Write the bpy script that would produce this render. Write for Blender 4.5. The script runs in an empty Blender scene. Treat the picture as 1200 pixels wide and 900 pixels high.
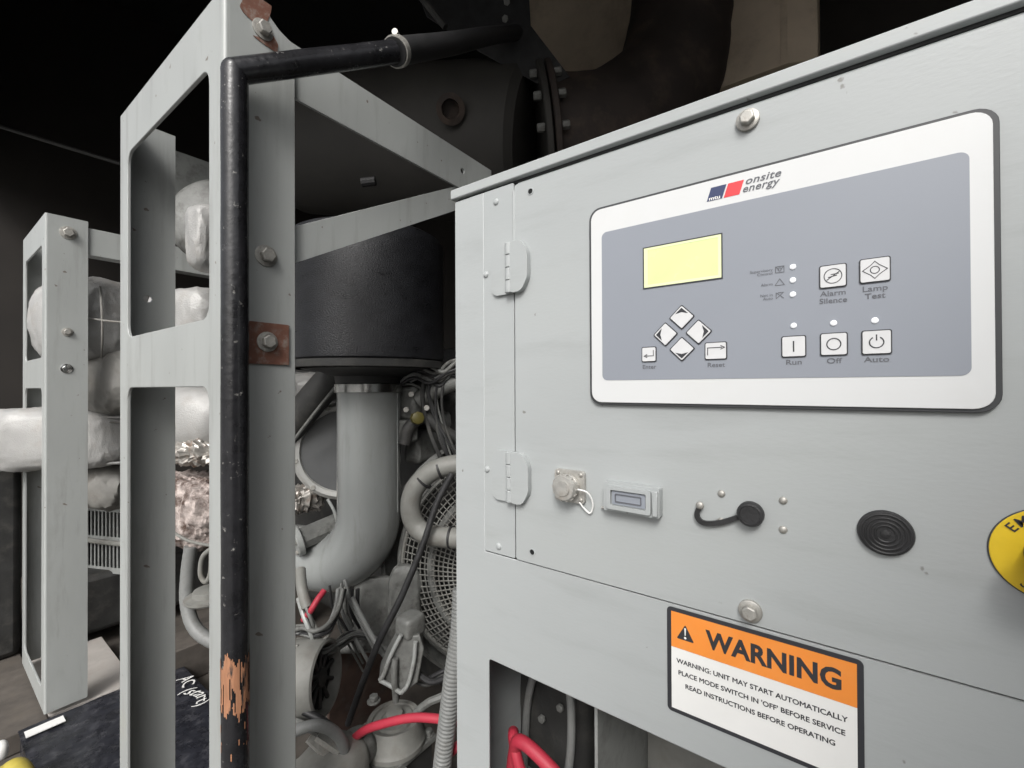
import bpy, bmesh, math, random
from mathutils import Vector, Matrix, noise
from mathutils.geometry import tessellate_polygon
random.seed(7)
scene = bpy.context.scene
COL = scene.collection
R = math.radians
EYE = Vector((0, 0, 1.45))          # the photographer's eye; all lengths in metres

# ------------------------------------------------------------------ camera
cam_d = bpy.data.cameras.new('camera'); cam = bpy.data.objects.new('camera', cam_d); COL.objects.link(cam)
cam_d.sensor_width = 36.0; cam_d.lens = 36.0 * 520 / 1200; cam_d.clip_start = 0.01; cam_d.clip_end = 3000
CR = Matrix.Rotation(R(36.22 - 90), 3, 'Z') @ Matrix.Rotation(R(90.35), 3, 'X') @ Matrix.Rotation(R(-.25), 3, 'Z')
cam.matrix_world = Matrix.Translation(EYE) @ CR.to_4x4()
scene.camera = cam

# ------------------------------------------------------------------ world, sun, exposure
SUN_EL, SUN_AZ = 42.0, 206.0        # azimuth counted from +X towards +Y: light comes in through the open side
world = bpy.data.worlds.new('World'); scene.world = world; world.use_nodes = True
wt = world.node_tree; wt.nodes.clear()
wo = wt.nodes.new('ShaderNodeOutputWorld'); wb = wt.nodes.new('ShaderNodeBackground')
sky = wt.nodes.new('ShaderNodeTexSky'); sky.sky_type = 'NISHITA'; sky.sun_disc = False
sky.sun_elevation = R(SUN_EL); sky.sun_rotation = R(90 - SUN_AZ)
sky.air_density = 1.0; sky.dust_density = 6.0; sky.ozone_density = 1.0
hs = wt.nodes.new('ShaderNodeHueSaturation'); hs.inputs['Saturation'].default_value = 0.22   # overcast white
wb.inputs['Strength'].default_value = 0.13
wt.links.new(sky.outputs[0], hs.inputs['Color']); wt.links.new(hs.outputs[0], wb.inputs[0]); wt.links.new(wb.outputs[0], wo.inputs[0])
sun_d = bpy.data.lights.new('sun', 'SUN'); sun = bpy.data.objects.new('sun', sun_d); COL.objects.link(sun)
sun_d.energy = 1.2; sun_d.angle = R(18); sun_d.color = (1.0, 0.985, 0.96)
ldir = Vector((math.cos(R(SUN_EL)) * math.cos(R(SUN_AZ)), math.cos(R(SUN_EL)) * math.sin(R(SUN_AZ)), math.sin(R(SUN_EL))))
sun.rotation_euler = ldir.to_track_quat('Z', 'Y').to_euler()
sun.location = EYE + ldir * 6
vs = scene.view_settings
vs.view_transform = 'Standard'; vs.look = 'None'; vs.gamma = 1; vs.use_curve_mapping = False
vs.exposure = 0.45
scene.cycles.max_bounces = 8; scene.cycles.diffuse_bounces = 4

# ------------------------------------------------------------------ layout helpers (metres, relative to EYE)
def ray(px, py): return CR @ Vector(((px - 600) / 520, (450 - py) / 520, -1))
def at(px, py, X=None, Y=None, Z=None):
    d = ray(px, py)
    t = X / d.x if X is not None else Y / d.y if Y is not None else Z / d.z
    return d * t
def D(px, py, depth): return ray(px, py) * depth

# ------------------------------------------------------------------ materials
def _n(nt, t, **k):
    n = nt.nodes.new(t)
    for a, b in k.items(): setattr(n, a, b)
    return n
MATS = {}
def mat(name, col, rough=.5, metal=0., var=.12, scale=9., bump=.0, bscale=250., dirt=None, dirt_amt=0., dscale=5.,
        stretch=(1, 1, 1), rvar=.1, emit=0., spec=.5, sheen=0., coat=0., dth=(.5, .68), speck=None, streak=None):
    if name in MATS: return MATS[name]
    m = bpy.data.materials.new(name); m.use_nodes = True; nt = m.node_tree
    b = nt.nodes['Principled BSDF']; L = nt.links.new
    tc = _n(nt, 'ShaderNodeTexCoord'); mp = _n(nt, 'ShaderNodeMapping'); mp.inputs['Scale'].default_value = stretch
    L(tc.outputs['Object'], mp.inputs[0])
    nz = _n(nt, 'ShaderNodeTexNoise'); nz.inputs['Scale'].default_value = scale; nz.inputs['Detail'].default_value = 6; nz.inputs['Roughness'].default_value = .6
    L(mp.outputs[0], nz.inputs['Vector'])
    c0 = [max(0, c * (1 - var)) for c in col]; c1 = [min(1, c * (1 + var)) for c in col]
    rp = _n(nt, 'ShaderNodeValToRGB'); rp.color_ramp.elements[0].position = .3; rp.color_ramp.elements[1].position = .7
    rp.color_ramp.elements[0].color = (*c0, 1); rp.color_ramp.elements[1].color = (*c1, 1)
    L(nz.outputs['Fac'], rp.inputs[0]); out = rp.outputs[0]
    if dirt:
        n2 = _n(nt, 'ShaderNodeTexNoise'); n2.inputs['Scale'].default_value = dscale; n2.inputs['Detail'].default_value = 9; n2.inputs['Roughness'].default_value = .7
        L(mp.outputs[0], n2.inputs['Vector'])
        r2 = _n(nt, 'ShaderNodeValToRGB'); r2.color_ramp.elements[0].position = dth[0]; r2.color_ramp.elements[1].position = dth[1]
        r2.color_ramp.elements[0].color = (0, 0, 0, 1); r2.color_ramp.elements[1].color = (dirt_amt,) * 3 + (1,)
        L(n2.outputs['Fac'], r2.inputs[0])
        mx = _n(nt, 'ShaderNodeMixRGB'); L(r2.outputs[0], mx.inputs[0]); L(out, mx.inputs[1]); mx.inputs[2].default_value = (*dirt, 1); out = mx.outputs[0]
    if speck:                                    # small chips: (colour, scale, threshold)
        n4 = _n(nt, 'ShaderNodeTexNoise'); n4.inputs['Scale'].default_value = speck[1]; n4.inputs['Detail'].default_value = 3
        L(tc.outputs['Object'], n4.inputs['Vector'])
        r4 = _n(nt, 'ShaderNodeValToRGB'); r4.color_ramp.elements[0].position = speck[2]; r4.color_ramp.elements[1].position = speck[2] + .025
        r4.color_ramp.elements[0].color = (0, 0, 0, 1); r4.color_ramp.elements[1].color = (.8, .8, .8, 1); L(n4.outputs['Fac'], r4.inputs[0])
        m4 = _n(nt, 'ShaderNodeMixRGB'); L(r4.outputs[0], m4.inputs[0]); L(out, m4.inputs[1]); m4.inputs[2].default_value = (*speck[0], 1); out = m4.outputs[0]
    if streak:                                   # rubbed marks: (colour, per-axis scale, amount)
        mp5 = _n(nt, 'ShaderNodeMapping'); mp5.inputs['Scale'].default_value = streak[1]; L(tc.outputs['Object'], mp5.inputs[0])
        n5 = _n(nt, 'ShaderNodeTexNoise'); n5.inputs['Scale'].default_value = 1; n5.inputs['Detail'].default_value = 8; n5.inputs['Roughness'].default_value = .65; L(mp5.outputs[0], n5.inputs['Vector'])
        r5 = _n(nt, 'ShaderNodeValToRGB'); r5.color_ramp.elements[0].position = .54; r5.color_ramp.elements[1].position = .75
        r5.color_ramp.elements[0].color = (0, 0, 0, 1); r5.color_ramp.elements[1].color = (streak[2],) * 3 + (1,); L(n5.outputs['Fac'], r5.inputs[0])
        m5 = _n(nt, 'ShaderNodeMixRGB'); L(r5.outputs[0], m5.inputs[0]); L(out, m5.inputs[1]); m5.inputs[2].default_value = (*streak[0], 1); out = m5.outputs[0]
    L(out, b.inputs['Base Color'])
    mr = _n(nt, 'ShaderNodeMapRange'); mr.inputs['To Min'].default_value = max(.03, rough - rvar); mr.inputs['To Max'].default_value = min(1, rough + rvar)
    L(nz.outputs['Fac'], mr.inputs['Value']); L(mr.outputs[0], b.inputs['Roughness'])
    b.inputs['Metallic'].default_value = metal; b.inputs['Specular IOR Level'].default_value = spec
    if coat: b.inputs['Coat Weight'].default_value = coat; b.inputs['Coat Roughness'].default_value = .15
    if sheen: b.inputs['Sheen Weight'].default_value = sheen
    if emit: b.inputs['Emission Color'].default_value = (*col, 1); b.inputs['Emission Strength'].default_value = emit
    if bump:
        n3 = _n(nt, 'ShaderNodeTexNoise'); n3.inputs['Scale'].default_value = bscale; n3.inputs['Detail'].default_value = 4
        L(mp.outputs[0], n3.inputs['Vector'])
        bp = _n(nt, 'ShaderNodeBump'); bp.inputs['Strength'].default_value = bump; bp.inputs['Distance'].default_value = .002
        L(n3.outputs['Fac'], bp.inputs['Height']); L(bp.outputs[0], b.inputs['Normal'])
    MATS[name] = m
    return m

GREY = (.36, .375, .37)
M_cab = mat('cabinet paint', (.392, .412, .413), .46, var=.05, scale=7, bump=.06, bscale=420, dirt=(.33, .345, .33), dirt_amt=.35, dscale=3.5, stretch=(1, .35, 1), spec=.45, speck=((.17, .165, .15), 55, .735), streak=((.26, .27, .265), (5, 4, 28), .35))
M_post = mat('frame paint', (.37, .385, .375), .38, var=.07, scale=6, bump=.05, bscale=350, dirt=(.2, .2, .185), dirt_amt=.4, dscale=7, stretch=(1, 1, .35), dth=(.55, .75), speck=((.12, .085, .06), 48, .725), streak=((.2, .2, .185), (26, 26, 3), .5))
M_paint = mat('engine paint', (.31, .322, .312), .34, var=.12, scale=10, bump=.1, bscale=160, dirt=(.09, .085, .075), dirt_amt=.6, dscale=14)
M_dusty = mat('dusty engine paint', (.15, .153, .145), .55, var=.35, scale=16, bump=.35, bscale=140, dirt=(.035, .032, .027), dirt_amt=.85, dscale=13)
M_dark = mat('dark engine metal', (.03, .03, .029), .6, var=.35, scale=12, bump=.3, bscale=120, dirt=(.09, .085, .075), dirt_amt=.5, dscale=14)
M_pipe = mat('intake pipe paint', (.27, .283, .278), .2, var=.05, scale=4, bump=.02, bscale=200, dirt=(.22, .22, .2), dirt_amt=.3, dscale=9, stretch=(1, 1, .3), coat=.6, streak=((.17, .17, .16), (30, 30, 4), .6))
M_rubber = mat('black rubber', (.022, .022, .023), .5, var=.3, scale=30, bump=.25, bscale=300)
M_filter = mat('filter mesh', (.016, .0165, .019), .32, var=.35, scale=18, bump=1., bscale=260, stretch=(1, 1, 2.2), rvar=.14)
M_white = mat('faceplate white', (.66, .67, .67), .38, var=.02, scale=5, dirt=(.6, .6, .57), dirt_amt=.2, dscale=8, bump=.02)
M_face = mat('faceplate grey', (.27, .29, .328), .42, var=.025, scale=5, bump=.02, bscale=600)
M_key = mat('key white', (.66, .665, .67), .42, var=.03, scale=60)
M_ink = mat('dark ink', (.03, .031, .036), .5, var=.1)
M_inkg = mat('grey ink', (.12, .125, .14), .5, var=.1)
M_red = mat('logo red', (.72, .05, .06), .45, var=.05)
M_navy = mat('logo navy', (.03, .045, .12), .45, var=.05)
M_lcd = mat('lcd yellow green', (.60, .67, .31), .25, var=.05, scale=30, emit=.2)
M_led = mat('indicator lens', (.85, .86, .88), .25, var=.02, emit=.15)
M_bezel = mat('bezel gasket', (.045, .047, .05), .5, var=.1)
M_zinc = mat('zinc bolt', (.42, .41, .38), .48, metal=.5, var=.2, scale=120, dirt=(.14, .11, .08), dirt_amt=.5, dscale=180)
M_chrome = mat('polished band', (.62, .62, .6), .22, metal=1., var=.1, scale=60)
M_black = mat('black hole', (.005, .006, .006), .9, var=.1)  # shade inside openings, put into the colour
M_primer = mat('red primer', (.17, .075, .05), .7, var=.18, scale=60, dirt=(.3, .3, .27), dirt_amt=.6, dscale=50, bump=.1)
M_sleeve = mat('black sleeve', (.016, .016, .018), .24, var=.4, scale=25, bump=.35, bscale=90, dirt=(.34, .33, .31), dirt_amt=.8, dscale=70, dth=(.62, .70))
M_worn = mat('worn copper patch', (.42, .2, .11), .6, var=.35, scale=40, bump=.5, bscale=120, dirt=(.03, .03, .03), dirt_amt=1, dscale=45, stretch=(1, 1, .15), dth=(.52, .6))
M_orange = mat('warning orange', (.86, .28, .045), .4, var=.04, scale=20, dirt=(.75, .36, .12), dirt_amt=.25, dscale=30)
M_yellow = mat('emergency yellow', (.8, .56, .03), .38, var=.12, scale=18, bump=.05, dirt=(.55, .36, .02), dirt_amt=.5, dscale=12)
M_redp = mat('red plastic', (.5, .02, .02), .35)
M_alu = mat('cast aluminium', (.5, .49, .46), .45, metal=.55, var=.25, scale=50, bump=.4, bscale=120, dirt=(.25, .2, .15), dirt_amt=.5, dscale=40)
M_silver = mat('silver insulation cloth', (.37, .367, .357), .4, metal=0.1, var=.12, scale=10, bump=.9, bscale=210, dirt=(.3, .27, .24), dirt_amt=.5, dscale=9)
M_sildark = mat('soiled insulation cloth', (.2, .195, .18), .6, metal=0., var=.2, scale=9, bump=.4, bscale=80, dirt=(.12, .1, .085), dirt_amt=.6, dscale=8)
M_foil = mat('crumpled foil', (.42, .4, .37), .38, metal=.5, var=.3, scale=40, bump=.9, bscale=60, dirt=(.3, .14, .06), dirt_amt=.7, dscale=22)
M_wool = mat('pinkish mineral wool', (.4, .345, .32), .9, var=.5, scale=40, bump=1., bscale=140, dirt=(.06, .035, .025), dirt_amt=1, dscale=14, dth=(.44, .6))
M_rust = mat('rusty brown steel', (.055, .033, .025), .8, var=.35, scale=18, bump=.3, bscale=90, dirt=(.1, .1, .095), dirt_amt=.4, dscale=12)
M_exh = mat('exhaust brown', (.028, .02, .017), .75, var=.35, scale=6, bump=.3, bscale=70, dirt=(.1, .07, .05), dirt_amt=.5, dscale=5)
M_exg = mat('silencer grey', (.03, .028, .025), .7, var=.25, scale=5, bump=.2, bscale=60)
M_tan = mat('tan duct board', (.62, .52, .4), .8, var=.12, scale=4, dirt=(.2, .15, .1), dirt_amt=.4, dscale=3)
M_cable = mat('red cable', (.43, .03, .055), .55, var=.12, scale=30, dirt=(.25, .03, .035), dirt_amt=.5, dscale=30)
M_conduit = mat('grey conduit', (.2, .205, .2), .5, var=.12, scale=40, dirt=(.1, .095, .085), dirt_amt=.5, dscale=40)
M_hose = mat('dusty grey hose', (.2, .2, .185), .55, var=.15, scale=20, bump=.15, bscale=150, dirt=(.14, .12, .1), dirt_amt=.5, dscale=14)
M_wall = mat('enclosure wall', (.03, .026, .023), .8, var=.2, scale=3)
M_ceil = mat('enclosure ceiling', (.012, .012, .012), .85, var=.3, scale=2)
M_ground = mat('concrete ground', (.2, .197, .19), .9, var=.2, scale=1.2, bump=.3, bscale=40)
M_mud = mat('muddy skid', (.085, .074, .064), .85, var=.3, scale=12, bump=.4, bscale=60, dirt=(.1, .085, .07), dirt_amt=.7, dscale=9)
M_pale = mat('pale deck plate', (.4, .375, .35), .75, var=.12, scale=20, bump=.1, dirt=(.25, .22, .19), dirt_amt=.5, dscale=10)
M_vinyl = mat('wet black cover', (.02, .021, .027), .28, var=.4, scale=18, bump=.7, bscale=45, dirt=(.08, .08, .09), dirt_amt=.7, dscale=22)
M_chalk = mat('chalk marker', (.75, .75, .73), .7, var=.1)
M_label = mat('white label', (.8, .8, .78), .5, var=.04)

# ------------------------------------------------------------------ mesh helpers
WL = {}          # world location of every object
class MB:
    def __init__(s): s.v = []; s.f = []
    def add(s, vs_, fs): o = len(s.v); s.v += [Vector(p) for p in vs_]; s.f += [tuple(i + o for i in f) for f in fs]; return s
    def box(s, a, b, fn=None):
        (x0, y0, z0), (x1, y1, z1) = a, b
        p = [(x0, y0, z0), (x1, y0, z0), (x1, y1, z0), (x0, y1, z0), (x0, y0, z1), (x1, y0, z1), (x1, y1, z1), (x0, y1, z1)]
        if fn: p = [fn(*q) for q in p]
        return s.add(p, [(0, 3, 2, 1), (4, 5, 6, 7), (0, 1, 5, 4), (1, 2, 6, 5), (2, 3, 7, 6), (3, 0, 4, 7)])
    def plate(s, outer, holes, t0, t1, fn):
        """flat outline with holes, thickened from t0 to t1; fn(u, v, t) -> point"""
        loops = [outer] + list(holes); flat = [p for l in loops for p in l]; n = len(flat)
        tri = tessellate_polygon([[Vector((p[0], p[1], 0)) for p in l] for l in loops])
        vs_ = [fn(p[0], p[1], t0) for p in flat] + [fn(p[0], p[1], t1) for p in flat]
        fs = [tuple(t) for t in tri] + [tuple(i + n for i in reversed(t)) for t in tri]
        k = 0
        for l in loops:
            m = len(l)
            for i in range(m): a, b = k + i, k + (i + 1) % m; fs.append((a, b, b + n, a + n))
            k += m
        return s.add(vs_, fs)
    def tube(s, pts, r, seg=14, sm=6, closed=False, fr=None, rough=0., cap=True):
        P = smooth(pts, sm, closed) if sm > 1 else [Vector(p) for p in pts]
        n = len(P); rr = r if isinstance(r, (list, tuple)) else None
        t = (P[1] - P[0]).normalized(); u = t.orthogonal().normalized(); vs_ = []; fs = []
        for i, p in enumerate(P):
            a = P[(i - 1) % n] if (closed or i > 0) else P[0]; b = P[(i + 1) % n] if (closed or i < n - 1) else P[-1]
            t2 = (b - a).normalized(); u = (u - t2 * u.dot(t2)).normalized(); w = t2.cross(u)
            q = i / max(1, n - 1)
            if rr: j = q * (len(rr) - 1); j0 = min(int(j), len(rr) - 2); ri = rr[j0] + (rr[j0 + 1] - rr[j0]) * (j - j0)
            else: ri = r
            if fr: ri *= fr(i, q)
            for k in range(seg):
                g = 2 * math.pi * k / seg; d = u * math.cos(g) + w * math.sin(g); pt = p + d * ri
                if rough: pt = pt + d * ri * rough * (noise.noise(pt * 9) + .6 * noise.noise(pt * 23))
                vs_.append(pt)
        m = n if closed else n - 1
        for i in range(m):
            for k in range(seg):
                a = i * seg + k; b = i * seg + (k + 1) % seg; c = ((i + 1) % n) * seg
                fs.append((a, b, c + (k + 1) % seg, c + k))
        if cap and not closed: fs += [tuple(reversed(range(seg))), tuple(range((n - 1) * seg, n * seg))]
        return s.add(vs_, fs)
    def lathe(s, prof, o, axis, seg=32, cap=True, a0=0., jag=None):
        """prof: list of (radius, height along axis)"""
        ax = Vector(axis).normalized(); u = ax.orthogonal().normalized()
        if abs(ax.z) < .5: u = (Vector((0, 0, 1)) - ax * ax.z).normalized()
        w = ax.cross(u); o = Vector(o); vs_ = []; fs = []
        for i, (r, h) in enumerate(prof):
            for k in range(seg):
                g = 2 * math.pi * k / seg + a0; vs_.append(o + ax * h + (u * math.cos(g) + w * math.sin(g)) * max(r, 1e-5))
        for i in range(len(prof) - 1):
            for k in range(seg):
                a = i * seg + k; b = i * seg + (k + 1) % seg; fs.append((a, b, b + seg, a + seg))
        if cap: fs += [tuple(reversed(range(seg))), tuple(range((len(prof) - 1) * seg, len(prof) * seg))]
        return s.add(vs_, fs)
    def pillow(s, c, hx, hy, hz, ax=(1, 0, 0), ay=(0, 1, 0), e=.55, wr=.012, nu=56, nv=32, fq=7., seed=0):
        """soft stuffed cushion: rounded box with folds"""
        ax = Vector(ax).normalized(); ay = Vector(ay); ay = (ay - ax * ay.dot(ax)).normalized(); az = ax.cross(ay); c = Vector(c)
        sg = lambda t, p: math.copysign(abs(t) ** p, t)
        vs_ = []; fs = []
        for j in range(nv + 1):
            ph = -math.pi / 2 + math.pi * j / nv
            for i in range(nu):
                th = 2 * math.pi * i / nu
                x = sg(math.cos(ph), e) * sg(math.cos(th), e); y = sg(math.cos(ph), e) * sg(math.sin(th), e); z = sg(math.sin(ph), e)
                p = ax * (hx * z) + ay * (hy * x) + az * (hz * y); nrm = (ax * (z / hx) + ay * (x / hy) + az * (y / hz)).normalized()
                q = (c + p) * fq + Vector((seed * 3.1, seed * 1.7, 0))
                qs = Vector((q.x, q.y, q.z * .45)); f = .7 * noise.noise(q) + 1.1 * (.28 - abs(noise.noise(qs * 1.6)) ** .7) + .7 * (.25 - abs(noise.noise(qs * 3.9)) ** .8) + .12 * noise.noise(q * 11)
                vs_.append(c + p + nrm * wr * f)
        for j in range(nv):
            for i in range(nu):
                a = j * nu + i; b = j * nu + (i + 1) % nu; fs.append((a, b, b + nu, a + nu))
        return s.add(vs_, fs)
def smooth(pts, k, closed=False):
    P = [Vector(p) for p in pts]; n = len(P); out = []
    if n < 3: 
        return [P[0].lerp(P[-1], i / k) for i in range(k + 1)]
    m = n if closed else n - 1
    for i in range(m):
        p0 = P[(i - 1) % n] if (closed or i > 0) else P[0] * 2 - P[1]
        p1 = P[i]; p2 = P[(i + 1) % n]; p3 = P[(i + 2) % n] if (closed or i + 2 < n) else P[-1] * 2 - P[-2]
        for j in range(k):
            t = j / k; out.append(.5 * ((2 * p1) + (p2 - p0) * t + (2 * p0 - 5 * p1 + 4 * p2 - p3) * t * t + (3 * p1 - p0 - 3 * p2 + p3) * t ** 3))
    if not closed: out.append(P[-1])
    return out
def rrect(x0, y0, x1, y1, r, k=6):
    out = []
    for cx, cy, a in ((x1 - r, y1 - r, 0), (x0 + r, y1 - r, 90), (x0 + r, y0 + r, 180), (x1 - r, y0 + r, 270)):
        for i in range(k + 1): g = R(a + 90 * i / k); out.append((cx + r * math.cos(g), cy + r * math.sin(g)))
    return out
def rpoly(pts, r, k=4):
    """polygon with every corner rounded"""
    n = len(pts); out = []
    for i in range(n):
        p = Vector(pts[i]); a = Vector(pts[i - 1]); b = Vector(pts[(i + 1) % n])
        s_ = p + (a - p).normalized() * r; e_ = p + (b - p).normalized() * r
        for j in range(k + 1):
            t = j / k; q = s_ * (1 - t) ** 2 + p * 2 * t * (1 - t) + e_ * t * t; out.append((q.x, q.y))
    return out
def circ(cx, cy, r, k=24, ry=None): return [(cx + r * math.cos(2 * math.pi * i / k), cy + (ry or r) * math.sin(2 * math.pi * i / k)) for i in range(k)]
def obj(name, mb, m, parent=None, bevel=0., ang=35, kind=None, seg=2):
    me = bpy.data.meshes.new(name)
    vs_ = [v + EYE for v in mb.v]
    lo = Vector([min(v[i] for v in vs_) for i in range(3)]); hi = Vector([max(v[i] for v in vs_) for i in range(3)]); c = (lo + hi) / 2
    me.from_pydata([v - c for v in vs_], [], mb.f)
    bm = bmesh.new(); bm.from_mesh(me); bmesh.ops.recalc_face_normals(bm, faces=bm.faces); bm.to_mesh(me); bm.free()
    me.polygons.foreach_set('use_smooth', [True] * len(me.polygons)); me.set_sharp_from_angle(angle=R(ang))
    me.materials.append(m); o = bpy.data.objects.new(name, me); COL.objects.link(o)
    o.location = c - (WL[parent.name] if parent else Vector()); o.parent = parent; WL[o.name] = c
    if bevel:
        b = o.modifiers.new('edge', 'BEVEL'); b.width = bevel; b.segments = seg; b.limit_method = 'ANGLE'; b.angle_limit = R(40); b.harden_normals = False
    if kind: o['kind'] = kind
    return o
def thing(name, label, cat, base, group=None):
    o = bpy.data.objects.new(name, None); COL.objects.link(o); o.empty_display_size = .05
    o.location = Vector(base) + EYE; WL[o.name] = o.location.copy(); o['label'] = label; o['category'] = cat
    if group: o['group'] = group
    return o
def tag(o, label, cat, group=None):
    o['label'] = label; o['category'] = cat
    if group: o['group'] = group
    return o
def struct(name, mb, m, **k): return obj(name, mb, m, kind='structure', **k)
def copy_part(src, name, parent, world):
    o = src.copy(); o.name = name; COL.objects.link(o); o.parent = parent; WL[o.name] = world.copy(); o.location = world - WL[parent.name]; return o
def text(body, size, fn, n0=.0006, bold=0., shear=0., sx=1., align='CENTER', space=1., weight=0.):
    """lettering mesh; fn(u, v, n) maps the page to the scene"""
    cu = bpy.data.curves.new('t', 'FONT'); cu.body = body; cu.size = 1; cu.align_x = align; cu.align_y = 'CENTER'; cu.shear = shear; cu.offset = bold; cu.space_character = space; cu.resolution_u = 3
    ob = bpy.data.objects.new('t', cu); COL.objects.link(ob)
    me = bpy.data.meshes.new_from_object(ob.evaluated_get(bpy.context.evaluated_depsgraph_get()))
    mb = MB().add([fn(v.co.x * size * sx, v.co.y * size, n0) for v in me.vertices], [tuple(p.vertices) for p in me.polygons])
    if weight:                                   # heavier print: the same lettering struck again a hair to each side and up
        base_v, base_f = list(mb.v), list(mb.f); e1_ = fn(1, 0, 0) - fn(0, 0, 0); e2_ = fn(0, 1, 0) - fn(0, 0, 0); nn_ = (fn(0, 0, 0) - fn(0, 0, n0)); out_ = e1_.cross(e2_).normalized() * .00001
        for i_, (a_, b_) in enumerate(((weight, 0), (-weight, 0), (0, weight), (0, -weight))): mb.add([v + e1_ * a_ + e2_ * b_ + out_ * (i_ + 1) for v in base_v], base_f)
    bpy.data.objects.remove(ob); bpy.data.curves.remove(cu); bpy.data.meshes.remove(me)
    return mb
def hexbolt(name, parent, c, nrm, r=.011, h=.009, washer=True, m=None, a0=.3):
    ax = Vector(nrm)
    b = MB().lathe([(r * .9, 0), (r, h * .15), (r, h * .85), (r * .86, h)], Vector(c) + ax * (.003 if washer else 0), ax, seg=6, a0=a0)
    o = obj(name, b, m or M_zinc, parent, bevel=.0008, ang=25)
    if washer: obj('washer', MB().lathe([(r * 1.45, 0), (r * 1.45, .0028), (r * 1.3, .0034)], c, ax, seg=24), m or M_zinc, o)
    return o
def dome(name, parent, c, nrm, r=.005, m=None):
    pr = [(r * math.cos(a), r * .6 * math.sin(a)) for a in [i * math.pi / 2 / 5 for i in range(6)]]
    return obj(name, MB().lathe(pr, c, nrm, seg=16), m or M_zinc, parent)

# ------------------------------------------------------------------ the setting: ground and the dark enclosure behind the open side
struct('ground', MB().box((-600, -600, -1.55), (600, 600, -1.45)), M_ground)
struct('floor', MB().box((.06, -2.2, -1.449), (3.4, 4.9, -1.37)), M_mud)
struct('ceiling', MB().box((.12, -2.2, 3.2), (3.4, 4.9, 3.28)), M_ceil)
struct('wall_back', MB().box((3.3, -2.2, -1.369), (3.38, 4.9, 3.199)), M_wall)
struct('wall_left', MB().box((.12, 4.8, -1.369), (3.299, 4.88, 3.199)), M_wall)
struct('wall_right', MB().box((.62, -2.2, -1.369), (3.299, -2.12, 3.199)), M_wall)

struct('shade_panel', MB().box((-.80, -.40, -1.3), (.32, -.36, .46)), M_wall, bevel=.004)     # added panel, unseen right of the frame, to shade the cabinet's lower right
struct('sky_block_header', MB().box((.12, -2.119, 1.5), (.16, 4.799, 3.199)), M_wall)  # unseen header added above the opening to block sky light

# ------------------------------------------------------------------ control cabinet (front plane x = .434, s to the right, z up, n out of the face)
XC = .434
def F(s, z, n=0.): return Vector((XC - n, -s, z))
N = Vector((-1, 0, 0))
cab = thing('control_cabinet', 'large light grey painted steel control cabinet with hinged door and open cable cutout', 'cabinet', F(-.06, -1.35, -.15))
sh = MB()
sh.box((-.411, -1.36, -.34), (-.409, .2475, -.0025), F)
sh.box((.40, -1.36, -.34), (.402, .2475, -.0025), F)
sh.box((-.409, -1.36, -.34), (.40, .2475, -.337), F)
sh.box((-.409, -1.36, -.337), (.40, -1.357, -.0025), F)
obj('shell', sh, M_cab, cab)
fr = MB().plate([(-.411, -1.36), (.402, -1.36), (.402, -.2083), (-.3615, -.2083), (-.3615, .2475), (-.411, .2475)],
                [rrect(-.3557, -1.2, .25, -.3425, .004)], -.0022, 0, F)
obj('front_panel', fr, M_cab, cab, bevel=.0012)
hp = obj('hinge_plate', MB().plate(rrect(-.3608, -.2065, -.3137, .2465, .002), [], -.0015, .0008, F), M_cab, cab, bevel=.0007)
door = obj('door', MB().plate(rrect(-.3112, -.2062, .402, .2425, .003), [], -.0205, .0022, F), M_cab, cab, bevel=.0016)
obj('door_return', MB().box((-.31, .243, -.02), (.40, .2465, -.003), F), M_cab, door)
obj('door_gasket', MB().box((-.3137, -.2075, -.012), (.40, .247, -.0208), F), M_rubber, cab)
obj('seam_trim', MB().tube([F(-.3125, .172, .0012), F(-.3125, .236, .0012)], .0022, seg=8, sm=2), M_cab, cab)
lid = obj('lid', MB().box((-.4165, .2505, -.345), (.41, .2635, .0036), F), M_cab, cab, bevel=.0016, seg=3)
obj('lid_gasket', MB().box((-.408, .2476, -.335), (.40, .2504, -.003), F), M_rubber, lid)
for zc in (.1425, -.108):
    h = obj('hinge', MB().plate(rpoly([(-.3455, zc - .023), (-.3405, zc - .0305), (-.318, zc - .0305), (-.318, zc + .0305), (-.3405, zc + .0305), (-.3455, zc + .023)], .005), [], .0012, .0048, F), M_cab, cab, bevel=.001)
    obj('hinge_leaf', MB().plate(rpoly([(-.3145, zc - .0305), (-.298, zc - .0305), (-.2885, zc - .016), (-.2885, zc + .016), (-.298, zc + .0305), (-.3145, zc + .0305)], .006), [], .0024, .0098, F), M_cab, h, bevel=.0024, seg=3)
    for k in range(4):
        z0 = zc - .030 + k * .0152
        obj('knuckle', MB().lathe([(.0046, 0), (.0052, .0006), (.0052, .0138), (.0046, .0144)], F(-.3168, z0, .0062), (0, 0, 1), seg=18), M_cab, h)
for s_, z_ in ((-.3404, .2298), (-.3572, .1419), (-.3565, -.1040), (-.3386, -.1972)): dome('screw', cab, F(s_, z_, .0008), N, .0042, M_cab)
for s_, z_ in ((-.0842, -.0967), (-.0369, -.0958), (-.0371, -.1201), (-.0842, -.1215)): dome('screw', cab, F(s_, z_, .0022), N, .0033, M_zinc)
for s_, z_ in ((-.288, .2288), (-.288, -.1928)):
    h = obj('screw_hole', MB().lathe([(.0042, 0), (.0042, .0006), (.0032, .0008), (.0032, .0001)], F(s_, z_, .0022), N, seg=20, cap=False), M_cab, cab)
    obj('hole_dark', MB().lathe([(.0031, 0), (.0031, .0003)], F(s_, z_, .0022), N, seg=18), M_black, h)  # black disc stands in for the shade inside the screw hole
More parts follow.
